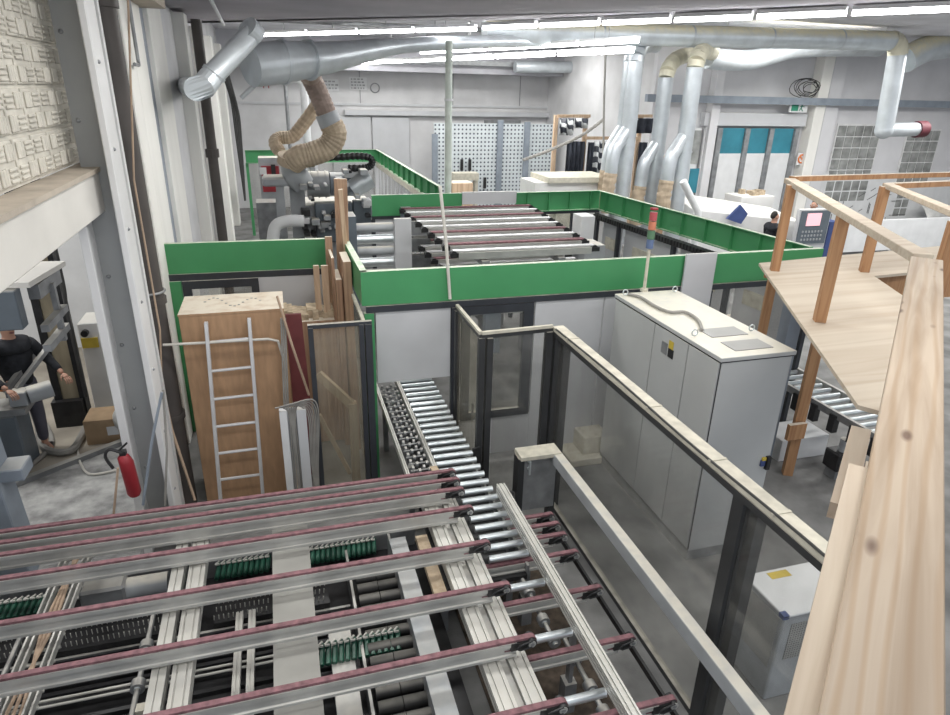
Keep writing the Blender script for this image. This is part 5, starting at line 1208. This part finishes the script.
for k in range(12): x = random.uniform(a_.x+.25, b2.x-.15); y = random.uniform(14.9, 15.3); mb.box((x, y, b2.z), (x+.12, y+.15, b2.z+random.uniform(.05, .14)))
mb.build('offcuts', 'tan', q, kind='stuff')
# control panel
pc = [Q(803, 211, 12.9), Q(829, 213, 12.9), Q(824, 243, 12.9), Q(795, 240, 12.9)]
q = thing('control_panel', 'dark machine control panel with a pink lit screen right of the timber post', 'control panel', ((pc[0].x+pc[1].x)/2, 12.9, 0))
xa, xb = pc[3].x+.05, pc[2].x; zt_, zb3 = pc[0].z, pc[2].z
B((xa-.03, 12.93, 0), (xb+.05, 13.05, zt_+.03)).build('housing', 'panel', q, bevel=.01); B((xa, 12.9, zb3), (xb, 12.93, zt_)).build('front', 'bluegrey', q)
w = xb-xa; h = zt_-zb3
B((xa+w*.2, 12.88, zb3+h*.55), (xa+w*.68, 12.9, zb3+h*.92)).build('screen', 'screen', q)
for i in range(7):
    for j in range(3): B((xa+w*(.12+i*.11), 12.885, zb3+h*(.1+j*.12)), (xa+w*(.17+i*.11), 12.9, zb3+h*(.16+j*.12))).build('button', 'greyc', q)
a_ = Q(840, 225, 13.2); tag(B((xb+.1, 12.95, 0), (xb+.4, 13.3, zt_-.3)).build('blue_cabinet', 'blue'), 'narrow blue cabinet right of the pink screen', 'cabinet')
# dusty white machine behind back beam
a_, b2 = at(545, 182, Y=14), at(618, 196, Y=14)
q = thing('dusty_saw_bench', 'pale machine bench covered in sawdust behind the rear green beam', 'bench', ((a_.x+b2.x)/2, 14.5, 0))
B((a_.x, 14.6, 0), (b2.x, 15.6, a_.z-.1)).build('body', 'white', q); B((a_.x+.3, 14.5, a_.z-.1), (b2.x+.1, 15.7, a_.z+.02)).build('top', 'cream', q)
a_ = at(557, 212, Y=13); tag(B((a_.x-.1, 13, 0), (a_.x+.5, 13.3, a_.z+.1)).build('sack', 'cream', bevel=.08), 'pale dusty sack seen under the rear green beam', 'sack')
a_, b2 = at(586, 215, Y=12.8), at(600, 215, Y=12.8)
tag(B((at(580, 218, Y=10.5).x, 10.45, 0), (at(594, 218, Y=10.5).x, 10.8, at(580, 216, Y=10.5).z)).build('white_box', 'whitep', bevel=.01), 'white box between the stacker and the ribbed green beam', 'box')
c = at(668, 195, Y=15.8); tag(B((c.x-.2, 15.8, 0), (c.x+.35, 16.2, c.z+1.0)).build('brown_panel', 'board', bevel=.01), 'brown panel standing between the middle and rightmost vertical ducts', 'panel')

q = thing('white_partition', 'low white partition standing before the right wall, beyond the platform', 'partition', (18, 15.2, 0))
B((14.6, 15.2, .08), (20.2, 15.28, 1.0)).build('panel', 'whitep', q, bevel=.01); B((20.25, 15.2, .08), (25.5, 15.28, 1.0)).build('panel', 'whitep', q, bevel=.01)
for x in (14.6, 17.4, 20.2, 25.4): B((x, 15.05, 0), (x+.06, 15.4, .1)).build('foot', 'steeld', q)
# pallets beyond clear pane
a_, b2 = at(722, 300, Y=7.6), at(790, 300, Y=7.6)
for k, lab in enumerate(['lower pinkish board stack behind the clear pane beside the cabinet', 'upper pinkish board stack behind the clear pane beside the cabinet']):
    tag(B((a_.x-.1*k, 7.6+.1*k, .02+k*.55), (b2.x-.1*k, 8.3, .55+k*.55)).build('board_stack', 'board2', bevel=.01), lab, 'stack')

# ================================================================ ROLLER TRACK AT RIGHT
q = thing('roller_track', 'short roller track with black brackets seen between the timber posts at right', 'conveyor', (7.4, 6.3, 0))
p0, p1 = at(795, 372, z=.8), at(862, 408, z=.8); d = (p1-p0); n = V((d.y, -d.x, 0)).normalized()
ext = d.normalized(); p0 = p0-ext*.9; L_ = (p1-p0).length+.9
for k in range(20):
    c = p0+ext*(k*.15); MB().cyl(c-n*.02+V((0, 0, 0)), c+n*.42, .03, 12).build('roller', 'steel', q, smooth=True)
for s_ in (-.06, .46):
    MB().beam(p0+n*s_, p0+ext*3.0+n*s_, .04, .09).build('side_rail', 'alu' if s_ < 0 else 'steeld', q)
for k in range(10): c = p0+ext*(k*.3)+n*.48; MB().box(c+V((-.03, -.04, -.22)), c+V((.05, .05, .0))).build('bracket', 'blackm', q)
for k in (.3, 2.7):
    for s_ in (0, .4): c = p0+ext*k+n*s_; B((c.x-.03, c.y-.03, 0), (c.x+.03, c.y+.03, .76)).build('leg', 'steeld', q)
c = at(842, 455, z=.3); q = thing('gear_motor', 'black gear motor under the roller track', 'motor', (c.x, c.y, 0))
B((c.x-.14, c.y-.1, .12), (c.x+.14, c.y+.14, .36)).build('motor_body', 'blackm', q, bevel=.02); MB().cyl((c.x, c.y, .36), (c.x, c.y, .52), .06, 12).build('shaft_housing', 'greyc', q); B((c.x-.1, c.y-.06, 0), (c.x+.1, c.y+.1, .12)).build('base', 'steeld', q)
a_ = at(778, 462, z=0); b2 = at(818, 462, z=0)
tag(B((a_.x, a_.y, 0), (a_.x+.72, a_.y+.45, .3)).build('white_carton', 'whitep', bevel=.006), 'white carton on the floor behind the timber post foot', 'carton')

# ================================================================ TIMBER PLATFORM AND RAILINGS
zP, zR = 2.5, 3.46
def g(x, y, z): p = at(x, y, z=z); return V((p.x, p.y, z))
q = thing('timber_platform', 'raised plywood platform on timber posts with a cut-out at right', 'platform', (6.5, 6, 0))
c1, c2, c3 = g(759, 263, zP), g(858, 405, zP), g(880, 411, zP)
c1b = g(900, 249, zP); ho = g(877, 278, zP)
d1 = (c2-c1).normalized(); nrm = V((d1.y, -d1.x, 0)); nrm = nrm if nrm.x > 0 else -nrm
far = g(960, 244, zP)
hA, hB, hC = g(874, 276, zP), g(912, 272, zP), g(905, 300, zP)
MB().prism([(c1.x, c1.y), (c2.x, c2.y), (c3.x, c3.y), (hC.x, hC.y-.1), (hA.x, hA.y), (far.x+.5, hA.y+.25), (far.x, far.y)], zP-.03, zP).build('plywood_deck', 'ply', q)
MB().beam(c1+nrm*.30-V((0, 0, .1)), c2+nrm*.30-V((0, 0, .1)), .06, .14).build('joist', 'side', q)
MB().beam(V((hA.x, hA.y+.2, zP-.2)), V((hA.x+1.6, hA.y+.1, zP-.2)), .06, .3).build('joist', 'side', q)
MB().beam(c1+nrm*.1-V((0, 0, .1)), V((far.x, far.y, zP-.1)), .06, .14).build('joist', 'side', q)
# posts
P1 = V((5.19, 5.93, 0)); P2 = V((4.36, 4.35, 0)); P3 = V((6.18, 5.68, 0)); P5 = V((5.72, 5.55, 0))
def tpost(P, z0, z1, s_=.085):
    if P is not P5: P = P+nrm*.06
    o = MB().prism([(P.x+(d1*a+nrm*b).x*s_/2, P.y+(d1*a+nrm*b).y*s_/2) for a, b in ((-1, -1), (1, -1), (1, 1), (-1, 1))], z0, z1)
    return o.build('post', 'side', q, bevel=.003)
tpost(P1, 0, zR-.03, .09); tpost(P2, zP, zR-.03, .09); tpost(P3, zP, zR-.03, .09); tpost(P5, 0, zP-.03, .11)
# blocks nailed to post
B((P5.x-.22, P5.y-.11, .55), (P5.x+.02, P5.y-.06, .75)).build('nailed_block', 'side', q)
# dark post behind
tag(B((P1.x+.25, P1.y-.2, 0), (P1.x+.42, P1.y-.05, zP-.2)).build('steel_post', 'bgl'), 'dark blue-grey steel post standing behind the platform corner', 'post')
# rails
ra, rb = g(790, 178, zR), g(924, 254, zR)
qd = (rb-ra).normalized()
def rail(p, r_, nm='handrail', w=.115, h=.055): 
    # local wood grain direction along world diagonal
    return MB().beam(V((p.x, p.y, p.z-h/2)), V((r_.x, r_.y, r_.z-h/2)), w, h).build(nm, 'pale', q, bevel=.004)
rail(ra, rb)
rr0, rr1 = g(792, 176, zR), g(965, 171.5, zR)
MB().beam(V((rr0.x, rr0.y, zR-.03)), V((rr1.x, rr1.y, zR-.03)), .08, .055).build('handrail', 'side', q)
# inner railing
i0, i1, i2 = g(888, 183, zR), g(985, 222, zR), g(965, 180, zR)
MB().beam(V((i0.x, i0.y, zR-.025)), V((i1.x, i1.y, zR-.025)), .10, .05).build('handrail', 'pale', q, bevel=.004)
MB().beam(V((i0.x, i0.y, zR-.03)), V((i2.x, i2.y, zR-.03)), .08, .055).build('handrail', 'side', q)
P4 = g(946, 214, zR); 
tpost(V((P4.x+.05, P4.y, 0)), zP, zR-.06, .1)

# near plank: top board of the railing beside the camera
q = thing('railing_plank', 'broad knotty pine plank forming the near railing top at right', 'plank', (2.5, 2, 2.0))
l0, l1 = g(820, 709, zR), g(911, 256, zR); dd = (l1-l0).normalized(); nn = V((dd.y, -dd.x, 0)); nn = nn if nn.x > 0 else -nn
wP = .157; s0 = l0-dd*.5
pl = MB(); cen = (s0+l1)/2+nn*wP/2; Ln = (l1-s0).length
pb = bmesh.new()
pm = MB().box((-Ln/2, -wP/2, -.04), (Ln/2, wP/2, 0))
me = bpy.data.meshes.new('pine_top'); me.from_pydata(pm.v, [], pm.f); me.materials.append(M['pine']); o = bpy.data.objects.new('pine_top', me); C.objects.link(o); o.parent = q
o.location = cen-V(q.location); o.rotation_euler = (0, 0, math.atan2(dd.y, dd.x)); bv = o.modifiers.new('b', 'BEVEL'); bv.width = .003
def sb(nm, a_, b2, off, w, z, h, m_):
    """board parallel to the plank, a_..b2 metres along it"""
    pm = MB().box((-(b2-a_)/2, -w/2, -h/2), ((b2-a_)/2, w/2, h/2)); me = bpy.data.meshes.new(nm); me.from_pydata(pm.v, [], pm.f); me.materials.append(M[m_])
    o = bpy.data.objects.new(nm, me); C.objects.link(o); o.parent = q; c = s0+dd*((a_+b2)/2)+nn*(off); c.z = z; o.location = c-V(q.location); o.rotation_euler = (0, 0, math.atan2(dd.y, dd.x))
sb('side_board', 0, 1.36, -.021, .042, zR-.05, .06, 'pale')
sb('side_board', 1.45, 2.0, -.03, .06, zR-.22, .05, 'pale')
sb('upright', 1.38, 1.46, .02, .05, zR-.5, .9, 'side'); sb('upright', 3.9, 4.0, .09, .06, zR-.5, .9, 'side'); sb('upright', 2.6, 2.7, .1, .06, zR-.5, .9, 'side')
sb('under_board', 0, Ln-.1, .1, .05, zR-.09, .1, 'side')

# ================================================================ LIGHTS
for (x, y) in ((-.2, 2.2), (3.2, 1.0), (6.5, 2.5), (1.0, 5.0), (5.0, 5.2), (9.5, 4.5)):
    area(x, y, 5.3, 2.6, .5, 78)
for (x, y, e_) in ((0.5, 11.5, 90), (4.5, 11.0, 90), (9.0, 11.0, 90), (14, 10, 110), (2, 17, 90), (6, 17, 90), (12.5, 14.5, 90), (3, 22.5, 80), (8, 22.0, 80)):
    area(x, y, 5.75, 3.2, .6, e_*2.1)
for (x, y, e_) in ((1.3, 8.6, 100), (17, 13, 230), (21, 11, 230)): area(x, y, 5.3, 2.6, .5, e_)  # added fill lights without fixtures, brightening the left wall and far right wall
for (x, y) in ((-5, 5), (-4, 9)): area(x, y, 4.5, 2.5, .6, 120)
w = bpy.data.worlds.new('world'); bpy.context.scene.world = w; w.use_nodes = True
w.node_tree.nodes['Background'].inputs[0].default_value = (.86, .92, 1, 1); w.node_tree.nodes['Background'].inputs[1].default_value = .9
sc = bpy.context.scene
sc.view_settings.view_transform = 'Standard'; sc.view_settings.look = 'None'; sc.view_settings.gamma = 1; sc.view_settings.exposure = 0
